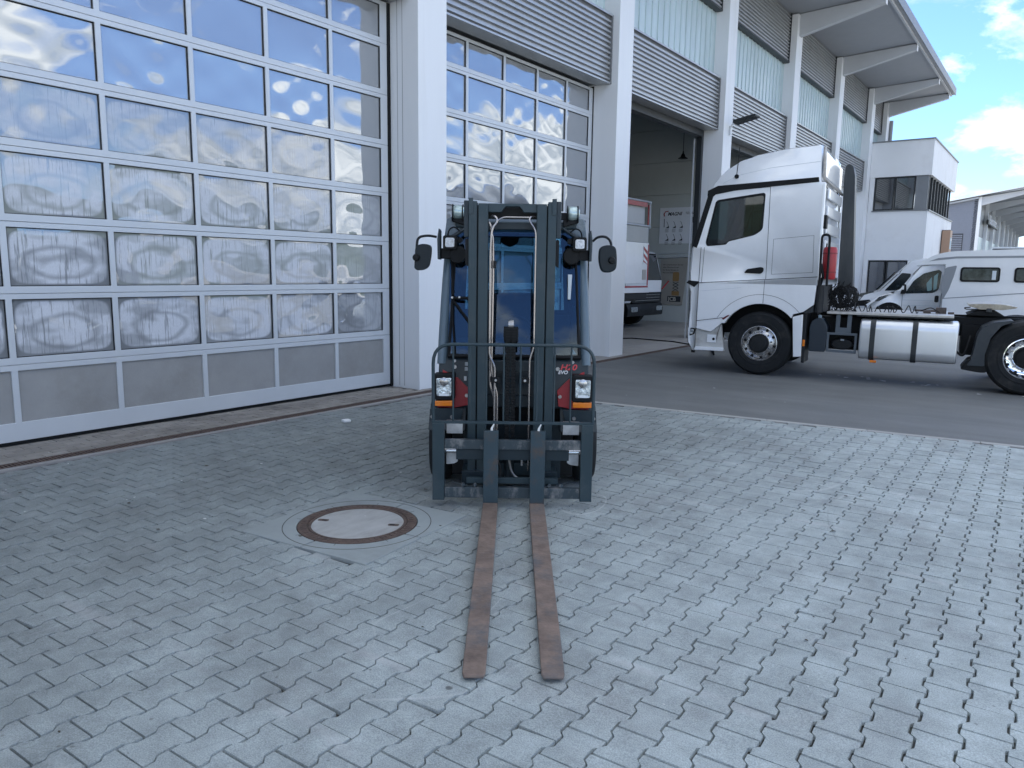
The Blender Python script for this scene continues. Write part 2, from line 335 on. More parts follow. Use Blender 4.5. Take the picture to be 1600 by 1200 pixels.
def text(s, size, m, parent, M, name='lettering', extrude=.002, shear=0.0, bold=0.0, align='LEFT', sx=1.0):
    cu = bpy.data.curves.new(name, 'FONT'); cu.body = s; cu.size = size; cu.extrude = extrude; cu.shear = shear; cu.offset = bold; cu.align_x = align
    tmp = bpy.data.objects.new('tmp', cu); C.objects.link(tmp)
    dg = bpy.context.evaluated_depsgraph_get(); me = bpy.data.meshes.new_from_object(tmp.evaluated_get(dg)); bpy.data.objects.remove(tmp)
    me.transform(Matrix.Diagonal((sx, 1, 1, 1))); me.transform(M); me.materials.clear(); me.materials.append(m)
    o = bpy.data.objects.new(name, me); C.objects.link(o)
    if parent: o.parent = parent
    return o
def face_y(x, y, z): # text facing -y, reading along +x
    return Matrix.Translation((x, y, z)) @ Matrix.Rotation(R(90), 4, 'X')
def face_x(x, y, z): # text facing +x, reading along +y
    return Matrix.Translation((x, y, z)) @ Matrix.Rotation(R(90), 4, 'Z') @ Matrix.Rotation(R(90), 4, 'X')

# ------------------------------------------------------------------ ground
def paver_mat(name, tone):
    m = mat(name, (.335, .372, .37), var=.13, vscale=1.6, tone=tone, **M_PAVE_S) if tone else None
    if not tone:
        m = mat('g_'+name, (.335, .372, .37), var=.13, vscale=1.6, **M_PAVE_S)
    n = m.node_tree.nodes; l = m.node_tree.links; b = n['Principled BSDF']
    src = b.inputs['Base Color'].links[0].from_socket
    geo = n.new('ShaderNodeNewGeometry')
    # fine aggregate speckle
    a = n.new('ShaderNodeTexNoise'); a.inputs['Scale'].default_value = 210; a.inputs['Detail'].default_value = 3; l.new(geo.outputs['Position'], a.inputs['Vector'])
    r = n.new('ShaderNodeMapRange'); r.inputs['From Min'].default_value = .35; r.inputs['From Max'].default_value = .65; r.inputs['To Min'].default_value = .80; r.inputs['To Max'].default_value = 1.22; l.new(a.outputs['Fac'], r.inputs['Value'])
    x = n.new('ShaderNodeVectorMath'); x.operation = 'SCALE'; l.new(src, x.inputs[0]); l.new(r.outputs[0], x.inputs['Scale']); cur = x.outputs[0]
    # chewing-gum and oil spots
    wv = n.new('ShaderNodeTexNoise'); wv.inputs['Scale'].default_value = 12; wv.inputs['Detail'].default_value = 2; l.new(geo.outputs['Position'], wv.inputs['Vector'])
    wm = n.new('ShaderNodeMixRGB'); wm.blend_type = 'ADD'; wm.inputs['Fac'].default_value = .03; l.new(geo.outputs['Position'], wm.inputs['Color1']); l.new(wv.outputs['Color'], wm.inputs['Color2'])
    for sc, th, col, amt in ((2.6, .040, (.06, .06, .06), .75), (7.0, .045, (.09, .09, .085), .5), (1.1, .035, (.07, .065, .055), .5)):
        v = n.new('ShaderNodeTexVoronoi'); v.inputs['Scale'].default_value = sc; v.inputs['Randomness'].default_value = 1; l.new(wm.outputs[0], v.inputs['Vector'])
        rr = n.new('ShaderNodeMapRange'); rr.inputs['From Min'].default_value = th*1.25; rr.inputs['From Max'].default_value = th*.8; rr.inputs['To Max'].default_value = amt; l.new(v.outputs['Distance'], rr.inputs['Value'])
        xx = n.new('ShaderNodeMixRGB'); l.new(rr.outputs[0], xx.inputs['Fac']); l.new(cur, xx.inputs['Color1']); xx.inputs['Color2'].default_value = (*col, 1); cur = xx.outputs[0]
    # pale tyre and fork scrapes: thin curved bands of a warped wave
    wv = n.new('ShaderNodeTexWave'); wv.wave_type = 'RINGS'; wv.inputs['Scale'].default_value = .55; wv.inputs['Distortion'].default_value = 5.5; wv.inputs['Detail'].default_value = 2; wv.inputs['Detail Scale'].default_value = .8; l.new(geo.outputs['Position'], wv.inputs['Vector'])
    r1 = n.new('ShaderNodeMapRange'); r1.inputs['From Min'].default_value = .96; r1.inputs['From Max'].default_value = 1.0; l.new(wv.outputs['Fac'], r1.inputs['Value'])
    n2 = n.new('ShaderNodeTexNoise'); n2.inputs['Scale'].default_value = 2.2; n2.inputs['Detail'].default_value = 5; l.new(geo.outputs['Position'], n2.inputs['Vector'])
    r2 = n.new('ShaderNodeMapRange'); r2.inputs['From Min'].default_value = .52; r2.inputs['From Max'].default_value = .66; r2.inputs['To Max'].default_value = .6; l.new(n2.outputs['Fac'], r2.inputs['Value'])
    mm = n.new('ShaderNodeMath'); mm.operation = 'MULTIPLY'; l.new(r1.outputs[0], mm.inputs[0]); l.new(r2.outputs[0], mm.inputs[1])
    xx = n.new('ShaderNodeMixRGB'); l.new(mm.outputs[0], xx.inputs['Fac']); l.new(cur, xx.inputs['Color1']); xx.inputs['Color2'].default_value = (.42, .43, .43, 1); cur = xx.outputs[0]
    # bird droppings / paint specks
    v = n.new('ShaderNodeTexVoronoi'); v.inputs['Scale'].default_value = 3.7; l.new(wm.outputs[0], v.inputs['Vector'])
    rr = n.new('ShaderNodeMapRange'); rr.inputs['From Min'].default_value = .022; rr.inputs['From Max'].default_value = .014; rr.inputs['To Max'].default_value = .8; l.new(v.outputs['Distance'], rr.inputs['Value'])
    xx = n.new('ShaderNodeMixRGB'); l.new(rr.outputs[0], xx.inputs['Fac']); l.new(cur, xx.inputs['Color1']); xx.inputs['Color2'].default_value = (.6, .6, .58, 1); cur = xx.outputs[0]
    # hairline scrapes left by forks and tyres
    for k_, (sc_, th_) in enumerate(((.9, .0035), (1.9, .004), (.5, .0022))):
        q1 = n.new('ShaderNodeTexNoise'); q1.inputs['Scale'].default_value = sc_; q1.inputs['Detail'].default_value = 0; q1.inputs['Distortion'].default_value = .6
        mq = n.new('ShaderNodeMapping'); mq.inputs['Location'].default_value = (3.7*k_, 1.9*k_, 0); mq.inputs['Rotation'].default_value = (0, 0, .7*k_); mq.inputs['Scale'].default_value = (1, .45, 1); l.new(geo.outputs['Position'], mq.inputs['Vector']); l.new(mq.outputs[0], q1.inputs['Vector'])
        d1 = n.new('ShaderNodeMath'); d1.operation = 'SUBTRACT'; l.new(q1.outputs['Fac'], d1.inputs[0]); d1.inputs[1].default_value = .5
        d2 = n.new('ShaderNodeMath'); d2.operation = 'ABSOLUTE'; l.new(d1.outputs[0], d2.inputs[0])
        d3 = n.new('ShaderNodeMapRange'); d3.inputs['From Min'].default_value = th_; d3.inputs['From Max'].default_value = 0; l.new(d2.outputs[0], d3.inputs['Value'])
        q2 = n.new('ShaderNodeTexNoise'); q2.inputs['Scale'].default_value = 1.7; q2.inputs['Detail'].default_value = 6; l.new(mq.outputs[0], q2.inputs['Vector'])
        d4 = n.new('ShaderNodeMapRange'); d4.inputs['From Min'].default_value = .53; d4.inputs['From Max'].default_value = .68; d4.inputs['To Max'].default_value = .75; l.new(q2.outputs['Fac'], d4.inputs['Value'])
        d5 = n.new('ShaderNodeMath'); d5.operation = 'MULTIPLY'; l.new(d3.outputs[0], d5.inputs[0]); l.new(d4.outputs[0], d5.inputs[1])
        xx = n.new('ShaderNodeMixRGB'); l.new(d5.outputs[0], xx.inputs['Fac']); l.new(cur, xx.inputs['Color1']); xx.inputs['Color2'].default_value = (.52, .54, .54, 1) if k_ < 2 else (.14, .14, .14, 1); cur = xx.outputs[0]
    # mottled dust and damp
    q1 = n.new('ShaderNodeTexNoise'); q1.inputs['Scale'].default_value = 5.5; q1.inputs['Detail'].default_value = 9; q1.inputs['Roughness'].default_value = .7; l.new(geo.outputs['Position'], q1.inputs['Vector'])
    d4 = n.new('ShaderNodeMapRange'); d4.inputs['From Min'].default_value = .32; d4.inputs['From Max'].default_value = .68; d4.inputs['To Min'].default_value = .80; d4.inputs['To Max'].default_value = 1.20; l.new(q1.outputs['Fac'], d4.inputs['Value'])
    xx = n.new('ShaderNodeVectorMath'); xx.operation = 'SCALE'; l.new(cur, xx.inputs[0]); l.new(d4.outputs[0], xx.inputs['Scale']); cur = xx.outputs[0]
    # darker along the hall, paler with a ragged edge towards the open yard
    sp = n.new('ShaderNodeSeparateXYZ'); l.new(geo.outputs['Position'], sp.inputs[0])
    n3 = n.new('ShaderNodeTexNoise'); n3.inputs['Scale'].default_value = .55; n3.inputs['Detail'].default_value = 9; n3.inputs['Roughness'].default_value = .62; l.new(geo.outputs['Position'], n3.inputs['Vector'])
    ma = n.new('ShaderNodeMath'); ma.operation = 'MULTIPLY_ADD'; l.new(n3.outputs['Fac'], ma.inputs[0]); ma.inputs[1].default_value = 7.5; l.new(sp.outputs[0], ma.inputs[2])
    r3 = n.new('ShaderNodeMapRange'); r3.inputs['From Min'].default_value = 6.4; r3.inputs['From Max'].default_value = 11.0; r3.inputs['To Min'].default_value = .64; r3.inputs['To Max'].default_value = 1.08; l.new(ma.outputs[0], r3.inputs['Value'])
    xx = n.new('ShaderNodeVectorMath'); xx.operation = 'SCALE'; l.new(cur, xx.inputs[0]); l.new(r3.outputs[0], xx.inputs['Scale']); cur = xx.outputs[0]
    l.new(cur, b.inputs['Base Color'])
    return m
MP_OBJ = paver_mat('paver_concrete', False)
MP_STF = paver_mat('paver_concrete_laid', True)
M_BED = mat('g_joint_sand', (.07, .07, .065), .95, var=.35, vscale=9, dirt=(.05, .065, .035), dirt_amt=.5, dirt_scale=2)
M_ASPH = mat('g_asphalt', (.13, .135, .135), .72, var=.20, vscale=.8, dirt=(.17, .17, .165), dirt_amt=.5, dirt_scale=.55, bump=.25, bscale=120, roughvar=.1)
M_KERB = mat('g_kerb_concrete', (.36, .355, .34), .8, var=.10, vscale=3, dirt=(.2, .2, .19), dirt_amt=.4, bump=.2, bscale=90, randcol=.06)
M_SLAB = mat('g_slab_concrete', (.29, .32, .32), .8, var=.10, vscale=2.5, dirt=(.15, .15, .15), dirt_amt=.4, dirt_scale=2, bump=.2, bscale=120)
M_COVER = mat('g_cover_concrete', (.38, .38, .37), .7, var=.16, vscale=6, dirt=(.22, .2, .17), dirt_amt=.5, dirt_scale=4, bump=.2, bscale=100, stretch=(1.5, .6, 1))
M_IRON = mat('rusted_iron', (.10, .068, .055), .75, var=.25, vscale=20, dirt=(.05, .04, .035), dirt_amt=.6, dirt_scale=12, bump=.4, bscale=70)
M_BRICKP = mat('g_apron_paver', (.27, .25, .225), .85, var=.18, vscale=2, dirt=(.09, .08, .07), dirt_amt=.6, dirt_scale=1.5, bump=.3, bscale=140, randcol=.13)
M_GRASSY = mat('g_hills', (.022, .036, .022), .9, var=.4, vscale=.12)

def curb_y(x): return 7.541+.1223*x          # where the paving ends and the asphalt begins
pavement = tag(MB().add([(.70, -4, -.016), (14, -4, -.016), (14, curb_y(14), -.016), (.70, curb_y(.7), -.016)], [(0, 1, 2, 3)]).build('pavement', M_BED, fixn=False), kind='structure')
tag(MB().add([(.70, -60, -.02), (60, -60, -.02), (60, curb_y(14)+.02, -.02), (14.0, curb_y(14)+.02, -.02), (14.0, -4.0, -.02), (.70, -4.0, -.02)], [(0, 1, 2, 3, 4, 5)]).build('yard_ground', mat('g_far_paving', (.38, .39, .39), .85, var=.1, vscale=.6), fixn=False), kind='structure')
o = .09
asph = MB()
asph.add([(.80, curb_y(.8)+o, -.006), (14, curb_y(14)+o, -.006), (60, curb_y(14)+o, -.006), (60, 300, -.006), (.80, 300, -.006)], [(0, 1, 2, 3, 4)])
tag(asph.build('asphalt_road', M_ASPH, fixn=False), kind='structure')
tag(MB().add([(-900, -900, -.06), (900, -900, -.06), (900, 1200, -.06), (-900, 1200, -.06)], [(0, 1, 2, 3)]).build('ground', mat('g_wide_ground', (.22, .22, .21), .9, var=.2, vscale=.05), fixn=False), kind='structure')
# low wooded hills on the horizon, mirrored in the door panes
hm = MB(); K = 96
for ring_, (rad, hgt) in enumerate(((240, 0), (300, 1), (420, 0))):
    for k in range(K):
        t = 2*PI*k/K; h = -1+hgt*(19+6*math.sin(t*3+1)+3*math.sin(t*7)+2*math.sin(t*17+2)+rnd.uniform(-1.2, 1.2)); hm.v.append((rad*math.cos(t), 60+rad*math.sin(t), h))
for q in range(2):
    for k in range(K): hm.f.append((q*K+k, q*K+(k+1) % K, (q+1)*K+(k+1) % K, (q+1)*K+k))
tag(hm.build('hills', M_GRASSY, smooth=True), kind='structure')

# double-T interlocking pavers
Lh, Wh, Nh = .0935-.0014, .0795-.0013, .0595-.0013
def paver_outline(j=0.0):
    pts = [(-Wh, -Lh), (Wh, -Lh), (Wh, -.052), (Nh, -.031), (Nh, .031), (Wh, .052), (Wh, Lh), (-Wh, Lh), (-Wh, .052), (-Nh, .031), (-Nh, -.031), (-Wh, -.052)]
    return [(x+rnd.uniform(-j, j), y+rnd.uniform(-j, j)) for x, y in pts]
def paver_tpl(chip=False):
    o_ = paver_outline(.0008)
    if chip:
        k = rnd.choice((0, 1, 6, 7)); x, y = o_[k]; o_[k] = (x*rnd.uniform(.80, .93), y*rnd.uniform(.84, .95))
    n = len(o_); ins = .0026
    inn = []
    for i, (x, y) in enumerate(o_):
        a = Vector(o_[i-1]); p = Vector((x, y)); b = Vector(o_[(i+1) % n])
        d1 = (p-a).normalized(); d2 = (b-p).normalized(); n1 = Vector((-d1.y, d1.x)); n2 = Vector((-d2.y, d2.x)); q = p+(n1+n2)*ins/(1+n1.dot(n2)); inn.append((q.x, q.y))
    vs = [(x, y, -.0145) for x, y in o_]+[(x, y, 0) for x, y in inn]
    fs = [tuple(range(n, 2*n))]+[(i, (i+1) % n, (i+1) % n+n, i+n) for i in range(n)]
    return vs, fs
TPL = [paver_tpl() for _ in range(8)]+[paver_tpl(True) for _ in range(3)]
pang = R(2.2)
va = Vector((.1398, .1045)); vb = Vector((-.0048, .187)); org = Vector((5.986, 2.55+.0935))
MC = Vector((3.90, 3.08)); MANG = R(6)
def in_slab(x, y):
    d = Vector((x, y))-MC; c_, s_ = math.cos(-MANG), math.sin(-MANG); X = d.x*c_-d.y*s_; Y = d.x*s_+d.y*c_
    return max(abs(X), abs(Y)) < .43
def project(x, y, z=0):
    d = Vector((x, y, z))-CAM; zz = d.dot(fwd)
    return (800+1170.8*d.dot(rt2)/zz, 600-1170.8*d.dot(up2)/zz, zz)
def tread(x, y): # gentle settlement of the surface
    return .0025*math.sin(x*1.7+.5)*math.sin(y*1.3)+.0015*math.sin(x*4.1+y*2.3)
cells = []
for i in range(-45, 60):
    for j in range(-70, 80):
        p = org+va*i+vb*(j-(i//2))
        x, y = p
        if x < .92 or x > 12.2 or y < -2 or y > curb_y(x)+.02 or in_slab(x, y): continue
        px, py, zz = project(x, y)
        vis = zz > .1 and -20 < px < 1620 and -20 < py < 1220
        cells.append((x, y, vis, zz if vis else 999))
cells.sort(key=lambda c_: c_[3])
pmesh = []
for vs, fs in TPL:
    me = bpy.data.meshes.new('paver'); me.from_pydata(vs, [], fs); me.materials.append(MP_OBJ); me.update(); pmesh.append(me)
cnt = 0; sv = []; sf = []; tones = []
for (x, y, vis, zz) in cells:
    chip = rnd.random() < .07; x += rnd.gauss(0, .0007); y += rnd.gauss(0, .0008)
    ti = rnd.randrange(8, 11) if chip else rnd.randrange(8)
    z = tread(x, y)+rnd.gauss(0, .0009); ax, ay, az = rnd.gauss(0, .0045), rnd.gauss(0, .0045), pang+rnd.gauss(0, .006)+(PI if rnd.random() < .5 else 0)
    if cnt < 299 and vis:
        ob = bpy.data.objects.new('paver', pmesh[ti]); C.objects.link(ob); ob.parent = pavement
        ob.location = (x, y, z); ob.rotation_euler = (ax, ay, az); cnt += 1
    else:
        vs, fs = TPL[ti]; M_ = Matrix.Translation((x, y, z)) @ Matrix.Rotation(az, 4, 'Z') @ Matrix.Rotation(ay, 4, 'Y') @ Matrix.Rotation(ax, 4, 'X')
        b0 = len(sv); sv += [tuple(M_ @ Vector(v)) for v in vs]; sf += [tuple(q+b0 for q in f) for f in fs]; tones += [rnd.random()]*len(vs)
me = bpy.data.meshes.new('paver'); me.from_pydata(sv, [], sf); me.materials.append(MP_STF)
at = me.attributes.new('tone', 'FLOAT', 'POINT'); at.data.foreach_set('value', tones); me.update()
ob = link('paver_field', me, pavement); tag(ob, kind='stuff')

# kerb of flush concrete edging stones
kerb = thing('kerb', None, None); kerb['kind'] = 'structure'
dirv = Vector((1, .1223)).normalized(); ka = math.atan2(dirv.y, dirv.x)
for k in range(14):
    q = Vector((.86, curb_y(.86)))+dirv*(k+.5)*1.0
    MB().box(-.497, .497, .004, .088, -.1, .004).build('kerb_stone', M_KERB, kerb, bevel=.004, loc=(q.x, q.y, 0), rotz=ka)

# strip of small rectangular pavers in front of the door, threshold and drain
apron = tag(MB().box(-.02, .655, -2, 7.62, -.03, -.012).build('door_apron', M_BED), kind='structure')
bm_ = MB().add([(-.0485, -.0985, -.012), (.0485, -.0985, -.012), (.0485, .0985, -.012), (-.0485, .0985, -.012), (-.0465, -.0965, 0), (.0465, -.0965, 0), (.0465, .0965, 0), (-.0465, .0965, 0)], [(4, 5, 6, 7), (0, 1, 5, 4), (1, 2, 6, 5), (2, 3, 7, 6), (3, 0, 4, 7)])
me = bpy.data.meshes.new('paving_brick'); me.from_pydata(bm_.v, [], bm_.f); me.materials.append(M_BRICKP)
for r_ in range(6):
    for k in range(40):
        y = -.2+k*.201+(r_ % 2)*.1
        if y < 1.2 or y > 7.5 or (.045+r_*.105 < .52 and y > 7.17): continue
        ob = bpy.data.objects.new('paving_brick', me); C.objects.link(ob); ob.parent = apron
        ob.location = (.062+r_*.105, y, rnd.gauss(-.001, .0012)); ob.rotation_euler = (rnd.gauss(0, .008), rnd.gauss(0, .008), rnd.gauss(0, .008))
tag(box('concrete_threshold', M_THRESH, -.12, .66, 7.621, 60, -.2, .001), kind='structure')
tag(box('drain_edging', M_THRESH, .802, .868, -4, 7.6, -.2, .001), kind='structure')
drain = thing('drainage_channel', 'long rusty slotted drainage channel running along the foot of the hall facade', 'drain')
box('channel_trough', M_IRON, .66, .80, -4, 60, -.12, -.03, drain)
gb = MB()
gb.box(.662, .676, -.248, .248, -.03, .002); gb.box(.786, .798, -.248, .248, -.03, .002)
for k in range(17): gb.box(.676, .786, -.245+k*.0295, -.230+k*.0295, -.025, 0)
gme = None
for k in range(72):
    if gme is None: g_ = gb.build('grate', M_IRON, drain); gme = g_.data
    else: g_ = bpy.data.objects.new('grate', gme); C.objects.link(g_); g_.parent = drain
    g_.location = (0, -.7+k*.5, 0)

# manhole in its concrete surround
surround = thing('manhole_surround', None, None, (MC.x, MC.y, 0), MANG); surround['kind'] = 'structure'
for q in range(4):
    a0 = 90*q-45+90
    cs, sn = math.cos(R(90*q)), math.sin(R(90*q)); g = .003
    pts = [(.488, g)]+[(.488, .488)]+[(g, .488)]+[(.372*math.cos(R(90-t)), .372*math.sin(R(90-t))) for t in range(1, 90, 8)]
    poly = [(x*cs-y*sn, x*sn+y*cs) for x, y in pts]
    MB().prism(poly, -.05, .0075, 'z').build('surround_slab', M_SLAB, surround, bevel=.003)
MB().lathe([(.452, .0076), (.452, .0082), (.457, .0082), (.457, .0076)], (0, 0, 0), 'z', 72).build('ring_joint', M_BED, surround)
for t in range(8):
    a = R(22+45*t); MB().box(.374, .402, -.0015, .0015, .0076, .0081, M=Matrix.Rotation(a, 4, 'Z')).build('tick_joint', M_BED, surround)
mh = thing('manhole_cover', 'round manhole cover of pale concrete in a rusty iron ring, set in the grey paving', 'manhole cover', (MC.x, MC.y, 0), MANG)
MB().lathe([(.285, -.01), (.285, .008), (.300, .010), (.303, .004), (.307, .004), (.310, .0105), (.352, .0105), (.366, .008), (.368, -.02)], (0, 0, 0), 'z', 96).build('frame_ring', M_IRON, mh, smooth=True)
st = MB()
for k in range(60):
    a = 2*PI*k/60; st.box(.316, .346, -.006, .006, .0100, .0135, M=Matrix.Rotation(a, 4, 'Z'))
tag(st.build('ring_studs', M_IRON, mh), kind='stuff')
MB().lathe([(.0, .0075), (.27, .0075), (.284, .0045)], (0, 0, 0), 'z', 96).build('cover_plate', M_COVER, mh)
for a in (R(200), R(22)):
    T_ = Matrix.Rotation(a, 4, 'Z') @ Matrix.Translation((.225, 0, 0))
    MB().prism(rrect(-.030, .040, -.018, .018, .012, 3), .0070, .0086, 'z', M=T_).build('lifting_socket', M_IRON, mh)
    MB().prism(rrect(-.018, .014, -.008, .008, .006, 3), .0085, .0092, 'z', M=T_).build('socket_hole', M_BLACK, mh)

# ------------------------------------------------------------------ the hall
COLS = [-3.1, 2.0-5.18*0, 7.26, 12.44, 17.62, 22.80, 27.97, 33.15]   # near edge of each column
COLS = [-4.3, .15, 7.26, 12.44, 17.62, 22.80, 27.97, 33.15]
hall = thing('industrial_hall', 'large workshop hall with white columns, sectional doors, silver cladding and an overhanging roof', 'building')
CW = .54
for k, y in enumerate(COLS):
    MB().prism(smoothpoly([(-.10, y), (.5, y), (.5, y+CW), (-.10, y+CW)], .006, 2), -.05, 8.86, 'z').build('column', M_COLSIDE, hall)
MB().prism([(-.35, 36.12), (.5, 36.12), (.5, 36.66), (-.35, 36.66)], -.05, 8.86, 'z').build('column', M_COLSIDE, hall)
COLS2 = COLS+[36.12]
for x_ in (.13, .22): box('column_joint', M_TRIM, x_, x_+.006, 7.2585, 7.2605, .02, 8.8, hall)
# roof plate and eaves
MB().prism([(2.78, 9.02), (2.86, 9.02), (2.86, 9.24), (2.62, 9.36), (-22, 9.40), (-22, 8.90), (.3, 8.90)], -12, 36.85, 'y').build('roof', M_SOFFIT, hall)
box('eaves_fascia', M_TRIM, 2.862, 2.885, -12, 36.87, 9.0, 9.27, hall)
box('eaves_lip', M_BEAM, 2.70, 2.76, -12, 36.8, 8.955, 9.018, hall)
for k, y in enumerate(COLS2):
    y0 = y+.17; y1 = y0+.20
    zz = .0
    MB().prism([(.502, 8.30), (.502, 8.895), (2.70, 8.985), (2.70, 8.80)], y0, y1, 'y').build('roof_beam', M_BEAM, hall, bevel=.006)
    box('beam_end_plate', M_WHITE, 2.701, 2.712, y0-.02, y1+.02, 8.78, 8.954, hall)
# corrugated cladding
def corr(name, y0, y1, z0, z1, x=.30, pitch=.088, depth=.045, m=None, parent=None):
    prof = []; z = z0
    while z < z1-.001:
        for dz, dx in ((0, 0), (.028, 0), (.040, depth), (.072, depth)):
            if z+dz < z1: prof.append((x+dx, z+dz))
        z += pitch
    prof.append((x, z1)); prof += [(x-.05, z1), (x-.05, z0)]
    return MB().prism(prof, y0, y1, 'y').build(name, m or M_CORR, parent or hall)
bays = [(COLS2[k]+CW, COLS2[k+1]) for k in range(len(COLS2)-1)]
for bi, (a, b) in enumerate(bays):
    a += .002; b -= .002
    lo = 4.93; mid = 6.10; hi = 7.56
    if bi == len(bays)-1: lo = 4.93
    corr('corrugated_panel', a, b-.03, lo+.03, mid-.035)
    box('panel_edge_trim', M_TRIM, .24, .37, b-.028, b, lo+.0, mid-.0, hall)
    box('panel_sill_trim', M_CORR, .06, .362, a, b-.03, lo-.0, lo+.028, hall)
    box('panel_cap', M_CORR, .20, .372, a, b-.03, mid-.033, mid, hall)
    corr('upper_corrugated_panel', a, b-.03, hi+.035, 8.89, x=.26)
    box('upper_edge_trim', M_DARK, .2, .325, b-.028, b, hi, 8.89, hall)
    box('upper_sill_trim', M_DARK, .12, .34, a, b-.03, hi, hi+.033, hall)
    n_ = max(4, round((b-a)/.268)); wch = (b-a)/n_
    cm = MB().prism([(.12, .003), (.185, .003), (.185, .016), (.165, .018), (.165, wch-.018), (.185, wch-.016), (.185, wch-.003), (.12, wch-.003)], mid+.002, hi-.002, 'z')
    cme = None
    for k in range(n_):
        if cme is None: ob = cm.build('glass_channel', M_CHGLASS, hall); cme = ob.data
        else: ob = bpy.data.objects.new('glass_channel', cme); C.objects.link(ob); ob.parent = hall
        ob.location = (0, a+k*wch, 0)
# back, end and inner walls
box('rear_wall', M_INWALL, -21.9, -21.7, -12, 36.7, 0, 8.9, hall)
box('end_wall', M_CORRDK, -21.7, -.36, 36.45, 36.65, 0, 8.9, hall)
box('end_wall', M_INWALL, -21.7, -.36, -12, -11.8, 0, 8.9, hall)
box('front_return_wall', M_WHITE, -.3, .4, -12, -4.31, 0, 8.9, hall)
hall_floor = tag(box('hall_floor', M_CONC, -21.7, -.121, -11.8, 36.45, -.2, 0.0), kind='structure')
for z in range(9):
    for (x0, x1) in ((-7.4, -.36), (-14.5, -7.41), (-21.69, -14.51)):
        MB().box(x0, x1, 23.0, 23.12, z*1.02+.004 if z else 0, min(z*1.02+1.016, 8.89)).build('wall_panel', M_INWALL, hall, bevel=.006)
for z in range(9):
    MB().box(-21.69, -.36, 12.5, 12.62, z*1.02+.004 if z else 0, min(z*1.02+1.016, 8.89)).build('wall_panel', M_INWALL, hall, bevel=.006)
# door openings of the two open bays: dark guide rails and lintels
for (a, b) in ((12.98, 17.62), (18.16, 22.80)):
    box('door_guide', M_DARK, -.10, .02, a+.002, a+.16, 0.001, 4.93, hall)
    box('door_guide', M_DARK, -.10, .02, b-.12, b-.002, 0.001, 4.93, hall)
    box('door_guide_rail', M_ALU, -.16, -.13, b-.165, b-.150, 0.001, 4.75, hall)
    box('door_lintel', M_DARK, -.12, .06, a+.162, b-.122, 4.78, 4.928, hall)
    box('door_reveal', M_INWALL, -.34, .05, a, b, 4.93, 6.09, hall)
for (a, b) in bays:
    if a < 12 or a > 23: box('door_reveal', M_TRIM, -.34, .05, a+.003, b-.003, 4.96, 6.09, hall)
for (a, b) in bays[5:]:
    box('infill_wall', M_WHITE, -.2, .05, a+.003, b-.003, 0.001, 4.925, hall)

# sectional doors
def pane_mesh(w_, h_, seed, amp=1.0, nx=22, ny=16):
    rr = random.Random(seed); v = []; f = []; uv = []
    modes = [(rr.uniform(-.0011, .0011), rr.randint(1, 3), rr.randint(1, 3)) for _ in range(4)]
    base = rr.choice((-1, 1))*rr.uniform(.001, .0045)
    fr_ = [(rr.uniform(-.0010, .0010), rr.uniform(2, 5.5), rr.uniform(2, 5), rr.uniform(0, 6), rr.uniform(0, 6)) for _ in range(5)]
    for j in range(ny+1):
        for i in range(nx+1):
            u, t = i/nx, j/ny
            e = min(1, 9*u*(1-u))*min(1, 9*t*(1-t)); e = e*e*(3-2*e)
            d = base*(math.sin(PI*u)*math.sin(PI*t))**.7 if 0 < u < 1 and 0 < t < 1 else 0
            d += sum(a*math.sin(PI*u*m_)*math.sin(PI*t*n_) for a, m_, n_ in modes)
            d += e*sum(a*math.sin(p*u*2.2+ph)*math.sin(q*t*2.0+ps) for a, p, q, ph, ps in fr_)
            v.append((d*amp, u*w_, t*h_)); uv.append((u, t))
    for j in range(ny):
        for i in range(nx): k = j*(nx+1)+i; f.append((k, k+1, k+nx+2, k+nx+1))
    me = bpy.data.meshes.new('window_pane'); me.from_pydata(v, [], f)
    ul = me.uv_layers.new(name='UVMap')
    for lp in me.loops: ul.data[lp.index].uv = uv[lp.vertex_index]
    for p in me.polygons: p.use_smooth = True
    return me
PM = {k: pane_mat('door_pane_%s' % k, f) for k, f in (('clear', 0), ('hazy', .6), ('fogged', .97), ('thin', .35))}
SEAMS = [.0, .704, 1.323, 1.940, 2.571, 3.176, 3.801, 4.425, 4.90]
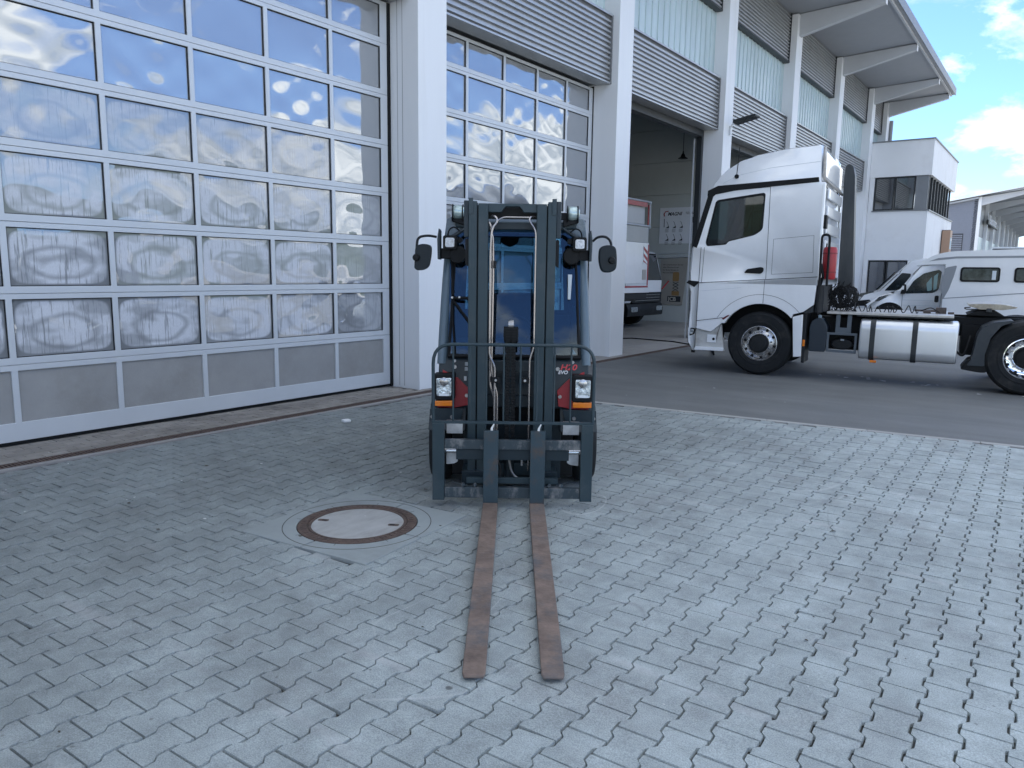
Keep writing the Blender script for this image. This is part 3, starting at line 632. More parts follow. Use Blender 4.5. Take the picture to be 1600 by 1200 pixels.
def door(name, y0, y1, ctr, ncol, seams, fogf, seed):
    """ctr: y of one mullion centre; pitch .906"""
    d = tag(MB().box(-.085, -.065, y0, y1, .02, seams[-1]).build(name, M_BLACK, hall))
    mull = []
    k = -12
    while ctr+k*.9045 < y1-.3:
        y = ctr+k*.9045
        if y > y0+.3: mull.append(y)
        k += 1
    fr = .115
    edges = [y0+fr]+mull+[y1-fr]
    for s in range(len(seams)-1):
        z0, z1 = seams[s]+.0015, seams[s+1]-.0015
        bt = .046 if s else .165; tp = .062
        if s == 0: z0 = .03
        holes = []; cellsz = []
        for i in range(len(edges)-1):
            a = edges[i]+(.026 if i else 0); b = edges[i+1]-(.026 if i < len(edges)-2 else 0)
            holes.append([(a, z0+(tp if s else bt)), (b, z0+(tp if s else bt)), (b, z1-bt if s else z1-.05), (a, z1-bt if s else z1-.05)]); cellsz.append((a, b, holes[-1][0][1], holes[-1][2][1]))
        holes2 = [list(reversed(h)) for h in holes]
        MB().ring([(y0, z0), (y1, z0), (y1, z1), (y0, z1)], holes2, -.05, 0, 'x').build('section_frame', M_ALU, d, bevel=.0035)
        for i, (a, b, c_, e_) in enumerate(cellsz):
            if s == 0:
                box('infill_panel', M_STUCCO, -.045, -.018, a-.003, b+.003, c_-.003, e_+.003, d)
            else:
                me = pane_mesh(b-a+.006, e_-c_+.006, seed*100+s*17+i, .8 if (i == len(cellsz)-1) else 1.1)
                me.materials.append(PM[fogf(s, i, len(cellsz))])
                ob = bpy.data.objects.new('window_pane', me); C.objects.link(ob); ob.parent = d; ob.location = (-.028, a-.003, c_-.003)
                # black glazing bead
                MB().ring([(a-.004, c_-.004), (b+.004, c_-.004), (b+.004, e_+.004), (a-.004, e_+.004)], [[(a+.006, c_+.006), (a+.006, e_-.006), (b-.006, e_-.006), (b-.006, c_+.006)]], -.026, -.014, 'x').build('glazing_bead', M_BLACK, d)
    box('bottom_seal', M_BLACK, -.05, -.005, y0, y1, .002, .028, d)
    return d
def fog1(s, i, n):
    if s >= 5: return 'clear'
    if i == n-1: return 'thin' if s < 4 else 'clear'
    return 'fogged' if s < 4 else 'hazy'
def fog2(s, i, n): return 'thin' if s < 2 else 'clear'
door('sectional_door', .72, 7.21, 3.575, 6, SEAMS[:7]+[4.425, 4.93], fog1, 3)
door('sectional_door', 7.84, 12.42, 8.83, 5, SEAMS[:8]+[4.90], fog2, 8)
box('door_side_seal', M_BLACK, -.09, .012, 7.212, 7.258, .001, 4.93, hall)
box('door_side_seal', M_BLACK, -.09, .012, 12.422, 12.438, .001, 4.93, hall)
box('door_side_seal', M_BLACK, -.09, .012, 7.802, 7.838, .001, 4.93, hall)
# end-of-hall downpipe cluster above the office roof
MB().tube([(.55, 36.75, 6.9), (.55, 36.75, 8.2)], .09, 12).build('downpipe', M_TRIM, hall, smooth=True)
MB().tube([(.28, 36.76, 6.9), (.28, 36.76, 8.3)], .07, 12).build('downpipe', M_TRIM, hall, smooth=True)
# asphalt: polished tracks, patches and hairline cracks
n = M_ASPH.node_tree.nodes; l = M_ASPH.node_tree.links; b = n['Principled BSDF']; cur = b.inputs['Base Color'].links[0].from_socket
geo = n.new('ShaderNodeNewGeometry'); mp_ = n.new('ShaderNodeMapping'); mp_.inputs['Scale'].default_value = (.35, 1.6, 1); mp_.inputs['Rotation'].default_value = (0, 0, R(-7)); l.new(geo.outputs['Position'], mp_.inputs['Vector'])
a = n.new('ShaderNodeTexNoise'); a.inputs['Scale'].default_value = 1.3; a.inputs['Detail'].default_value = 8; a.inputs['Roughness'].default_value = .65; l.new(mp_.outputs[0], a.inputs['Vector'])
r = n.new('ShaderNodeMapRange'); r.inputs['From Min'].default_value = .35; r.inputs['From Max'].default_value = .65; r.inputs['To Min'].default_value = .87; r.inputs['To Max'].default_value = 1.14; l.new(a.outputs['Fac'], r.inputs['Value'])
x = n.new('ShaderNodeVectorMath'); x.operation = 'SCALE'; l.new(cur, x.inputs[0]); l.new(r.outputs[0], x.inputs['Scale'])
a2 = n.new('ShaderNodeTexNoise'); a2.inputs['Scale'].default_value = 150; a2.inputs['Detail'].default_value = 2; l.new(geo.outputs['Position'], a2.inputs['Vector'])
r2 = n.new('ShaderNodeMapRange'); r2.inputs['From Min'].default_value = .35; r2.inputs['From Max'].default_value = .65; r2.inputs['To Min'].default_value = .82; r2.inputs['To Max'].default_value = 1.2; l.new(a2.outputs['Fac'], r2.inputs['Value'])
x2 = n.new('ShaderNodeVectorMath'); x2.operation = 'SCALE'; l.new(x.outputs[0], x2.inputs[0]); l.new(r2.outputs[0], x2.inputs['Scale']); l.new(x2.outputs[0], b.inputs['Base Color'])

# ------------------------------------------------------------------ office block at the end of the hall
off = thing('office_block', 'white rendered office block with a dark corner window band at the end of the hall', 'building')
OY0, OY1, OX = 33.72, 41.3, 2.68
WB = [(.68, OX), (4.18, 5.50)]
box('lower_wall', M_WHITE, -.3, OX, OY0, OY1, 2.22, 4.14, off)
box('upper_wall', M_WHITE, .505, OX+.03, OY0-.03, OY1+.03, 5.50, 6.84, off)
box('wall_pier', M_WHITE, .505, .68, OY0, OY1, 4.14, 5.50, off)
box('ground_wall', M_WHITE, 2.14, OX, OY0, OY1, 0, 2.22, off)
box('ground_wall', M_WHITE, .505, .68, OY0, OY1, 0, 2.22, off)
box('ground_room_back', M_DARK, .68, 2.14, OY0+2.4, OY0+2.5, 0, 2.22, off)
box('room_back', M_DARK, .70, .78, OY0+.2, OY1-.2, 4.14, 5.50, off)
box('parapet_cap', M_TRIM, .45, OX+.07, OY0-.07, OY1+.07, 6.84, 6.89, off)
box('window_sill', M_TRIM, .66, OX+.05, OY0-.05, OY1-.1, 4.141, 4.185, off)
def window_y(x0, x1, z0, z1, y, parent, lights=2, name='window'):
    f = MB(); hs = []; wd = (x1-x0)/lights
    for k in range(lights): hs.append([(x0+k*wd+.05, z0+.05), (x0+k*wd+.05, z1-.05), (x0+(k+1)*wd-.05, z1-.05), (x0+(k+1)*wd-.05, z0+.05)])
    f.ring([(x0, z0), (x1, z0), (x1, z1), (x0, z1)], hs, y, y+.08, 'y'); fr_ = f.build(name, M_DARK, parent)
    for k in range(lights): box('pane', M_DKGLASS, x0+k*wd+.045, x0+(k+1)*wd-.045, y+.035, y+.045, z0+.045, z1-.045, fr_)
    return fr_
window_y(.70, 1.42, 4.20, 5.49, OY0+.06, off, 1); window_y(1.44, 2.16, 4.20, 5.49, OY0+.06, off, 1)
box('corner_panel', M_TRIM, 2.18, 2.62, OY0+.05, OY0+.13, 4.19, 5.495, off)
window_y(.69, 1.32, 0.05, 2.2, OY0+.10, off, 1); window_y(1.36, 2.12, 0.05, 2.2, OY0+.10, off, 1)
MB().box(.85, 1.10, OY0+.30, OY0+.31, 1.55, 1.95).build('red_notice', M_RED, off)
for k in range(9):
    y = OY0+.2+k*.80
    box('window_fin', M_DARK, 2.56, 2.63, y, y+.10, 4.19, 5.495, off)
    if k < 8:
        f = box('window', M_DARK, 2.50, 2.54, y+.12, y+.78, 4.19, 5.495, off)
        box('pane', glass('office_side_glass', refl=.12, thru=.3), 2.545, 2.555, y+.16, y+.74, 4.25, 5.45, f)
        box('blind', M_WHITE, 2.50+.056, 2.562, y+.3, y+.5, 4.27, 5.4, f)
M_ORANGE = mat('sign_orange', (.38, .24, .16), .5, var=.05)
sg = thing('projecting_sign', 'tan box sign with a pale blue panel on the side of the office block', 'sign')
box('sign_body', M_DARK, 2.70, 3.02, 38.2, 38.9, 2.55, 3.62, sg)
box('sign_face', M_ORANGE, 2.72, 3.03, 38.18, 38.198, 2.57, 3.60, sg)
box('sign_face', M_ORANGE, 3.022, 3.03, 38.2, 38.88, 2.57, 3.60, sg)
box('sign_panel', mat('sign_blue', (.32, .45, .52), .5), 3.031, 3.036, 38.3, 38.75, 2.8, 3.3, sg)
box('sign_panel', M_WHITE, 3.0365, 3.040, 38.4, 38.72, 3.16, 3.24, sg)

# ------------------------------------------------------------------ second hall in the distance
fh = thing('distant_hall', 'distant second hall with blue-grey ribbed gable and white columns', 'building')
FY = 82.0
prof = [(-14, 6.2), (0.1, 9.0), (0.1, 0), (-14, 0)]
MB().prism([(p[0], p[1]) for p in prof], FY, FY+.2, 'y').build('gable_wall', M_CORRDK, fh)
rb = MB()
for k in range(54):
    z = .1+k*.165
    x0 = -14 if z < 6.2 else -14+(z-6.2)/(2.8/14.1)
    if x0 < -.1: rb.box(x0, .08, FY-.03, FY-.001, z, z+.075)
tag(rb.build('gable_rib', M_CORRDK, fh), kind='stuff')
MB().prism([(-14.5, 6.35), (4.6, 9.72), (4.6, 9.52), (0.1, 8.95), (0.1, 8.7), (-14.5, 6.1)], FY-.35, FY+75, 'y').build('roof', M_SOFFIT, fh)
MB().prism([(-14.5, 6.36), (4.65, 9.74), (4.65, 9.84), (-14.5, 6.46)], FY-.45, FY+75, 'y').build('roof_edge', M_WHITE, fh)
for k in range(9):
    y = FY+k*8.2
    box('column', M_COLSIDE, -.2, .35, y, y+.45, 0, 8.9, fh)
    MB().prism([(.35, 8.1), (.35, 8.85), (4.4, 9.45), (4.4, 9.2)], y+.1, y+.35, 'y').build('roof_beam', M_BEAM, fh)
    box('ribbed_wall', M_TRIM, -.2, .05, y+.46, y+8.19, 5.5, 8.9, fh)
    box('sunlit_wall_band', mat('painted_sunlit_band', (.62, .72, .70), .3, var=.04), -.15, .06, y+.46, y+4.1, .2, 5.49, fh)  # sunlit lower wall: the sunlight is put into this pale colour
    box('sunlit_wall_band', mat('painted_sunlit_band', (.62, .72, .70), .3, var=.04), -.15, .06, y+4.25, y+8.19, .2, 5.49, fh)
f = window_y(-1.9, -.85, 3.4, 5.6, FY-.06, fh, 1)
sgn = thing('facade_sign', 'small white company sign on a dark backing, high on the distant hall facade', 'sign')
box('sign_backing', M_DARK, .36, .55, 88.6, 101.5, 6.85, 7.25, sgn)
text('Bender', 1.15, M_WHITE, sgn, face_x(.56, 89.6, 6.95), extrude=.02, bold=.02, sx=2.6)

# ------------------------------------------------------------------ things inside and on the hall
fl = thing('floodlight', 'dark floodlight on a thin bracket arm fixed to the white column beside the cladding', 'lamp')
MB().tube([(.50, 17.98, 4.93), (.56, 17.96, 5.08), (.68, 17.9, 5.13)], .014, 8).build('bracket', M_ALU, fl)
MB().box(-.02, .02, -.03, .03, -.1, .1, M=Matrix.Translation((.515, 17.98, 4.95))).build('wall_plate', M_ALU, fl)
MB().prism(smoothpoly([(0, -.03), (.52, .025), (.55, .07), (.50, .085), (.08, .05), (0, .04)], .02, 2), -.16, .16, 'y', M=Matrix.Translation((.66, 17.9, 5.10)) @ Matrix.Rotation(R(-6), 4, 'Y')).build('lamp_housing', M_DARK, fl, bevel=.008)
pl = thing('pendant_lamp', 'small black bell-shaped lamp hanging inside the open hall', 'lamp')
lx, ly, lz = -1.72, 20.4, 4.78
MB().lathe([(.015, .20), (.02, .14), (.05, .10), (.065, .05), (.085, .03), (.14, .0), (.13, -.01), (.0, .01)], (lx, ly, lz), 'z', 24).build('lamp_shade', M_BLACK, pl, smooth=True)
MB().tube([(lx, ly, lz+.19), (lx, ly, 8.88)], .008, 6).build('cord', M_BLACK, pl)

M_PAPER = mat('poster_paper', (.78, .80, .83), .6, var=.03)
M_INK = mat('poster_ink', (.03, .035, .04), .7)
M_INKR = mat('poster_red', (.35, .05, .06), .7)
po = thing('wall_poster', 'white poster with rows of small lifting machines above the banner on the inner wall', 'poster')
PY = 22.985
box('poster_sheet', M_PAPER, -3.57, -1.75, PY-.006, PY, 2.53, 3.67, po)
text('MAGNI', .15, M_INK, po, face_y(-3.30, PY-.008, 3.42), extrude=.001, bold=.004, shear=.25)
MB().tube([(-3.40, PY-.009, 3.40), (-3.43, PY-.009, 3.47), (-3.38, PY-.009, 3.545), (-3.28, PY-.009, 3.555)], .016, 6).build('emblem', M_INKR, po)
text('TELESKOPSTAPLER', .10, M_INK, po, face_y(-2.70, PY-.008, 3.45), extrude=.001, shear=.2)
ib = MB()
for r_ in range(2):
    for k in range(6):
        x = -3.30+k*.24 if k < 3 else -2.15+(k-3)*.24; z = 3.05-r_*.40
        if k > 4: continue
        ib.prism([(x-.06, z-.03), (x+.06, z-.03), (x+.06, z+.035), (x+.03, z+.03)], PY-.009, PY-.007)
        ib.prism([(x+.04, z+.02), (x+.055, z+.02), (x+.01, z+.14), (x-.02, z+.185), (x-.03, z+.175), (x+.0, z+.135)], PY-.009, PY-.007)
        for q in range(4): ib.box(x-.07, x+.06-.02*(q % 2), PY-.009, PY-.007, z-.07-q*.028, z-.062-q*.028)
ib.box(-3.42, -3.40, PY-.009, PY-.007, 3.05, 3.32); ib.box(-2.44, -2.42, PY-.009, PY-.007, 3.18, 3.36)
ib.build('machine_pictures', M_INK, po)
M_BAN = mat('banner_beige', (.36, .34, .30), .65, var=.05)
ba = thing('wall_banner', 'beige banner with an orange machine picture, lower of the two on the inner wall', 'banner')
MB().prism([(-3.46, 2.02), (-2.50, 2.08), (-2.66, .55), (-3.40, .55)], PY-.02, PY-.014).build('banner_sheet', M_BAN, ba)
MB().tube([(-3.55, PY-.03, 2.07), (-2.35, PY-.03, 2.12)], .02, 8).build('banner_rail', M_ALU, ba)
MB().tube([(-3.55, PY-.03, 2.20), (-2.35, PY-.03, 2.25)], .012, 8).build('banner_rail', M_ALU, ba)
for k, s_ in enumerate(('wir unterstutzen Sie bei', 'allen Baumaschinen', 'fur Ihren Einsatz in', 'Bau und Industrie')):
    text(s_, .072, M_INK, ba, face_y(-3.38, PY-.022, 1.83-k*.085), extrude=.0006)
M_OCH = mat('ochre_print', (.33, .20, .08), .7)
sc = MB()
sc.prism(rrect(-3.02, -2.80, 1.32, 1.62, .05), PY-.0235, PY-.0215); sc.prism(rrect(-3.04, -2.78, .86, 1.0, .02), PY-.0235, PY-.0215)
sc.build('machine_print', M_OCH, ba)
sc = MB()
for k in range(3):
    z = 1.0+k*.10
    for s_ in (-1, 1): sc.tube([(-2.91-.1*s_, PY-.024, z), (-2.91+.1*s_, PY-.024, z+.1)], .008, 4)
sc.build('scissor_print', M_INK, ba)
box('logo_plate', M_INK, -3.18, -2.72, PY-.0235, PY-.0215, .66, .84, ba)
text('JCB', .17, mat('logo_letters', (.5, .48, .43), .6), ba, face_y(-3.15, PY-.0245, .69), extrude=.0006, bold=.005, sx=1.05)

# white box trailer rear and the truck beside it, both standing in the open bay
bt = thing('box_trailer', 'white trailer body with red trim and red-white warning plate, parked inside the open bay', 'trailer')
TX = -1.5; ty1 = 18.08; ty0 = 15.55
box('body', M_TRUCKW, TX-6, TX, ty0, ty1-.04, 1.30, 2.34, bt, .01)
box('rear_sill', M_TRUCKW, TX-.3, TX+.03, ty0, ty1, 1.07, 1.20, bt, .008)
box('red_strip', M_RED, TX+.031, TX+.038, ty0, ty1-.10, 1.205, 1.245, bt)
box('red_strip', M_RED, TX+.001, TX+.01, ty1-.10, ty1-.05, 1.25, 2.30, bt)
box('side_board', mat('grey_board', (.45, .46, .44), .6, var=.05), TX-6, TX-.02, ty0, ty1-.06, 2.345, 2.74, bt, .01)
box('tarpaulin', mat('pale_tarpaulin', (.55, .56, .55), .6, var=.04), TX-6, TX-.08, ty0, ty1-.18, 2.80, 3.30, bt, .02)
fb = MB()
for z in (2.77, 3.38): fb.tube([(TX-.01, ty0, z), (TX-.01, ty1, z)], .022, 8)
fb.tube([(TX-.01, ty1-.03, 2.7), (TX-.01, ty1-.03, 3.40)], .018, 8)
fb.build('rear_frame', M_ALU, bt)
box('red_header', M_RED, TX-.03, TX, ty0, ty1-.22, 3.24, 3.35, bt); box('red_post', M_RED, TX-.03, TX-.005, ty1-.13, ty1-.09, 2.8, 3.3, bt)
wp = box('warning_plate', M_TRUCKW, TX+.002, TX+.012, ty1-.36, ty1-.14, 1.80, 2.26, bt)
for k in range(3):
    z = 1.80+k*.17
    MB().prism([(ty1-.36, z+.11), (ty1-.36, z+.03) if k else (ty1-.36, 1.86), (ty1-.14, max(1.80, z-.10)), (ty1-.14, z-.01)], TX+.0125, TX+.0145, 'x').build('red_stripe', M_RED, wp)
box('number_plate', mat('plate_grey', (.4, .38, .36), .5), TX+.001, TX+.01, ty1-.38, ty1-.17, 1.40, 1.66, bt)
box('underframe', M_DARK, TX-5.5, TX-.2, ty0+.3, ty1-.3, .85, 1.05, bt)
box('light_bar', M_PLASTIC, TX-.15, TX+.02, ty0+.1, ty1-.12, .92, 1.04, bt)
for yy in (ty0+.05, ty1-.37): MB().lathe([(.0, 0), (.46, 0), (.5, .04), (.5, .26), (.46, .3), (0, .3)], (TX-2.4, yy, .5), 'y', 28).build('wheel', M_TYRE, bt, smooth=True)
wt = thing('parked_lorry', 'white lorry with a dark grille and windscreen, standing behind the trailer in the open bay', 'truck')
LX = -2.5; ly0, ly1 = 18.75, 21.05
MB().prism(smoothpoly([(LX-2.1, .72), (LX-.02, .72), (LX, 1.36), (LX-.22, 2.15), (LX-.35, 2.22), (LX-2.1, 2.22)], .05, 3), ly0, ly1, 'y').build('cab', M_TRUCKW, wt, bevel=.03)
MB().prism([(LX+.008, 1.38), (LX-.205, 2.10), (LX-.215, 2.10), (LX-.002, 1.38)], ly0+.12, ly1-.1, 'y').build('windscreen', M_DKGLASS, wt)
MB().prism([(LX+.004, 1.37), (LX-.22, 2.15), (LX-.26, 2.15), (LX-.036, 1.37)], ly0+.06, ly1-.05, 'y').build('windscreen_surround', M_BLACK, wt)
box('grille', M_PLASTIC, LX-.05, LX+.03, ly0+.35, ly1-.06, .72, 1.02, wt, .01)
for k in range(3): box('grille_bar', M_CHROME, LX+.031, LX+.036, ly0+.5, ly1-.2, .78+k*.08, .80+k*.08, wt)
MB().prism(smoothpoly([(LX-.6, .35), (LX+.06, .35), (LX+.08, .55), (LX+.02, .71), (LX-.6, .71)], .03, 3), ly0+.02, ly1-.02, 'y').build('bumper', M_PLASTIC, wt, bevel=.01)
for yy in (ly0+.2, ly1-.5): MB().prism(rrect(yy, yy+.4, .48, .62, .05), LX+.07, LX+.09, 'x').build('headlight', M_LAMP, wt)
MB().tube([(LX+.05, ly1-.1, 1.1), (LX+.22, ly1+.0, 1.35)], .02, 6).build('mirror_arm', M_RED, wt)
for yy in (ly0+.03, ly1-.31): MB().lathe([(0, 0), (.42, 0), (.46, .03), (.46, .25), (.42, .28), (0, .28)], (LX-.95, yy, .46), 'y', 28).build('wheel', M_TYRE, wt, smooth=True)
box('load_body', M_TRUCKW, LX-7, LX-2.15, ly0, ly1, 1.0, 3.2, wt, .02)
box('chassis', M_DARK, LX-7, LX-1, ly0+.5, ly1-.5, .6, .95, wt)

hs = tag(MB().tube([(-1.4, 15.6, .015), (-1.0, 16.3, .012), (.1, 16.2, .012), (1.0, 15.6, .012), (1.5, 15.0, .012), (1.95, 14.0, .03), (2.18, 13.2, .35), (2.28, 12.6, .70), (2.33, 12.2, .82), (2.36, 11.9, .80)], .016, 8).build('air_hose', M_BLACK, smooth=True), 'thin dark hose running from the hall floor to the tractor unit front', 'hose')

# ------------------------------------------------------------------ forklift (local x = right, y = away from camera, z up)
fo = CAM+Vector((-math.sin(YAW), math.cos(YAW), 0))*4.83; 
fk = thing('forklift_truck', 'dark blue-grey forklift with enclosed cab and long rusty fork tines facing the viewer', 'forklift', (fo.x, fo.y, 0), YAW)
# forks: shank + tine
FKX = (-.134+.0, .175)
tin = []
for k, fx in enumerate((-.1335, .1765)):
    hw = .049
    tine = MB()
    secs = [(.0, .004, .046, hw), (-.2, .004, .046, hw), (-.9, .004, .042, hw*.99), (-1.6, .008, .036, hw*.97), (-2.0, .012, .030, hw*.95), (-2.10, .013, .027, hw*.93), (-2.128, .014, .025, hw*.80)]
    vs = []; fs = []
    for y, z0, z1, h in secs: vs += [(fx-h, y, z0), (fx+h, y, z0), (fx+h, y, z1), (fx-h, y, z1)]
    for i in range(len(secs)-1):
        for q in range(4): a = i*4+q; b = i*4+(q+1) % 4; fs.append((a, b, b+4, a+4))
    fs += [(3, 2, 1, 0), tuple((len(secs)-1)*4+q for q in range(4))]
    t_ = tine.add(vs, fs).build('fork_tine', M_RUST, fk, bevel=.004)
    sh = MB(); sh.prism([(.001, .047), (.042, .004), (.042, .535), (.001, .535)], fx-hw, fx+hw, 'x').build('fork_shank', M_SHANK, fk, bevel=.003)
    MB().prism([(.001, .004), (.0415, .004), (.001, .046)], fx-hw+.001, fx+hw-.001, 'x').build('fork_heel', M_RUST, fk)
    # locking pin tag
    MB().prism([(fx-.004, .537), (fx+.012, .537), (fx+.012, .552), (fx+.022, .580), (fx+.016, .582), (fx-.002, .554)], .012, .020).build('fork_latch', mat('latch_white', (.75, .75, .72), .4), fk)
# carriage
cx = .010
for s in (-1, 1):
    MB().prism([(cx+s*.455, .05), (cx+s*.534, .05), (cx+s*.534, .575), (cx+s*.455, .575)], .035, .085).build('carriage_side_plate', M_LINDE, fk, bevel=.003)
box('carriage_top_bar', M_SCUFF, cx-.454, cx+.454, .045, .085, .400, .464, fk, .003)
box('carriage_middle_plate', M_LINDE2, cx-.378, cx+.378, .06, .10, .325, .398, fk, .003)
box('carriage_lower_bar', M_SCUFF, cx-.454, cx+.454, .045, .085, .066, .137, fk, .003)
box('carriage_inner_bar', M_LINDE, cx-.31, cx+.31, .10, .13, .15, .190, fk, .003)
for s in (-1, 1):
    MB().cyl((cx+s*.40-.07, .13, .370), (cx+s*.40+.07, .13, .370), .014, 16).build('shift_cylinder_rod', mat('polished_rod', (.85, .87, .9), .12, metal=.9), fk, smooth=True)
    for q, xx in enumerate((.33, .25)):
        MB().lathe([(0, 0), (.013, 0), (.015, .014), (0, .014)], (cx+s*xx, .06, .150), 'y', 6).build('carriage_bolt', M_SCUFF, fk)
# load guard
def bent(pts, r, k=6):
    o_ = []
    for i, p in enumerate(pts):
        p = Vector(p)
        if i in (0, len(pts)-1): o_.append(p); continue
        a = Vector(pts[i-1]); b = Vector(pts[i+1]); A = p+(a-p).normalized()*min(r, (a-p).length*.49); B = p+(b-p).normalized()*min(r, (b-p).length*.49)
        for j in range(k+1): t = j/k; o_.append(A*(1-t)**2+p*2*t*(1-t)+B*t*t)
    return o_
gm = MB(); gx = cx+.530
gm.tube(bent([(cx-.530, .06, .575), (cx-.530, .06, 1.10), (cx+.530, .06, 1.10), (cx+.530, .06, .575)], .13), .0115, 10)
gm.build('load_guard_frame', M_LINDE, fk, smooth=True)
box('load_guard_rail', M_LINDE, cx-.54, cx+.54, .048, .075, .572, .590, fk, .002)
for x in (-.388, -.278, -.169, -.055, .055, .164, .278, .388):
    MB().cyl((x, .06, .585), (x, .06, 1.10), .0065, 8).build('load_guard_bar', M_LINDE, fk, smooth=True)
# mast
mc = -.012
def rail(x0, x1, y0, y1, z0, z1, s, m=M_LINDE, nm='mast_rail'):
    t = .016
    MB().prism([(x0, y0), (x1, y0), (x1, y0+t), (x0+t if s < 0 else x1, y0+t), (x0+t, y1-t), (x1, y1-t), (x1, y1), (x0, y1)] if s < 0 else
               [(x0, y0), (x1, y0), (x1, y1), (x0, y1), (x0, y1-t), (x1-t, y1-t), (x1-t, y0+t), (x0, y0+t)], z0, z1, 'z').build(nm, m, fk, bevel=.003)
for s in (-1, 1):
    a, b = sorted((mc+s*.292, mc+s*.236)); rail(a, b, .26, .40, .11, 2.035, s)
    a, b = sorted((mc+s*.227, mc+s*.163)); rail(a, b, .25, .38, .11, 2.020, s)
    a, b = sorted((mc+s*.230, mc+s*.166)); 
    box('mast_gap_strip', M_BLACK, *sorted((mc+s*.2355, mc+s*.2275)), .28, .40, .12, 2.01, fk)
    a, b = sorted((mc+s*.292, mc+s*.262)); box('mast_top_tab', M_LINDE, a, b, .252, .259, 1.95, 2.055, fk, .002)
    a, b = sorted((mc+s*.325, mc+s*.293)); box('mast_side_lug', M_LINDE2, a, b, .28, .36, 1.80, 2.04, fk, .004)
    a, b = sorted((mc+s*.315, mc+s*.293)); MB().prism(smoothpoly([(a, 1.62), (b, 1.60), (b, 1.79), (a, 1.79)], .012, 3), .28, .34).build('mast_hook', M_BLACK, fk)
    box('mast_foot', M_LINDE2, *sorted((mc+s*.33, mc+s*.15)), .24, .42, .10, .20, fk, .005)
    # tilt / lift cylinder behind the rails
    MB().cyl((mc+s*.205, .46, .15), (mc+s*.205, .46, 1.9), .030, 16).build('lift_cylinder', M_LINDE2, fk, smooth=True)
MB().prism([(mc-.165, 2.022), (mc+.165, 2.022), (mc+.165, 1.965), (mc+.075, 1.965), (mc+.062, 1.985), (mc+.045, 2.003), (mc-.045, 2.003), (mc-.062, 1.985), (mc-.075, 1.965), (mc-.165, 1.965)], .27, .33).build('mast_cross_head', M_LINDE, fk, bevel=.004)
box('mast_rear_cross', M_BLACK, mc-.24, mc+.24, .385, .42, 1.93, 2.018, fk, .004)
box('mast_cross_member', M_LINDE2, mc-.235, mc+.235, .40, .44, 1.86, 1.905, fk, .004)
box('mast_cross_member', M_LINDE2, mc-.235, mc+.235, .385, .43, .88, .955, fk, .004)
box('mast_cross_member', M_LINDE, mc-.235, mc+.235, .385, .43, .135, .22, fk, .004)
box('mast_cross_member', M_LINDE2, mc-.235, mc+.235, .43, .47, .62, .70, fk, .004)
# centre cylinder with the load chain
box('chain_anchor', M_BLACK, mc-.05, mc+.05, .27, .37, 1.10, 1.20, fk, .006)
MB().cyl((mc, .35, .12), (mc, .35, 1.12), .034, 16).build('centre_cylinder', M_LINDE2, fk, smooth=True)
MB().lathe([(0, -.018), (.032, -.018), (.035, 0), (.032, .018), (0, .018)], (mc-.0, .31, 1.215), 'x', 20).build('chain_roller', M_STEEL, fk, smooth=True)
ch = MB()
for k in range(46):
    z = .30+k*.0195
    for xx in ((-.036, -.004), (.004, .036)): ch.box(mc+xx[0]+(k % 2)*.004, mc+xx[1]-(k % 2)*.004, .262, .274, z, z+.0165)
ch.build('load_chain', M_BLACK, fk)
# steel hydraulic pipes
M_PIPE = mat('pipe_steel', (.40, .37, .36), .25, metal=.85, var=.1, vscale=8)
def pipe(pts, r=.0065, k='hydraulic_pipe', m=None, br=.04): return MB().tube(bent(pts, br), r, 8).build(k, m or M_PIPE, fk, smooth=True)
pipe([(-.160, .30, 1.93), (-.135, .255, 1.945), (-.105, .25, 1.91), (-.150, .25, 1.855), (-.157, .25, 1.70), (-.157, .25, 1.00), (-.120, .25, .94), (-.120, .25, .60), (-.120, .27, .20)], .0075)
pipe([(-.150, .255, 1.86), (-.09, .255, 1.932), (.065, .255, 1.932), (.10, .255, 1.932)], .006)
pipe([(.140, .30, 1.94), (.110, .255, 1.94), (.095, .25, 1.915), (.145, .25, 1.85), (.145, .25, 1.70), (.145, .25, 1.06), (.118, .25, .99), (.118, .25, .60), (.118, .27, .20)], .006)
pipe([(-.152, .262, 1.84), (-.140, .262, 1.80), (-.135, .262, 1.60), (-.142, .262, .90), (-.118, .262, .80), (-.100, .262, .74), (-.100, .262, .22)], .006)
pipe([(-.168, .27, 1.90), (-.150, .275, 1.86), (-.152, .275, .80), (-.12, .275, .72), (-.115, .275, .30)], .009)
MB().box(-.137, -.117, .24, .262, 1.595, 1.645).build('pipe_clamp', M_BLACK, fk, bevel=.003)
for z in (.84,): 
    for s in (-1, 1):
        MB().box(mc+s*.10-.03, mc+s*.10+.03, .235, .27, z-.02, z+.02).build('pipe_clamp', M_BLACK, fk, bevel=.003)
        MB().lathe([(0, 0), (.009, 0), (.009, .006), (0, .006)], (mc+s*.10, .229, z), 'y', 8).build('clamp_bolt', M_STEEL, fk)
pipe([(-.10, .24, .30), (-.06, .22, .20), (-.09, .21, .14), (-.14, .2, .16)], .008, 'hydraulic_hose', M_PLASTIC, .05)
pipe([(-.02, .22, .34), (.0, .21, .20), (.06, .20, .15), (.13, .2, .15), (.16, .22, .2)], .008, 'hydraulic_hose', M_STEEL, .06)
for s, xx in ((-1, -.095), (1, .075)):
    MB().cyl((xx, .22, .33), (xx, .215, .25), .009, 10).build('hose_fitting', M_STEEL, fk)
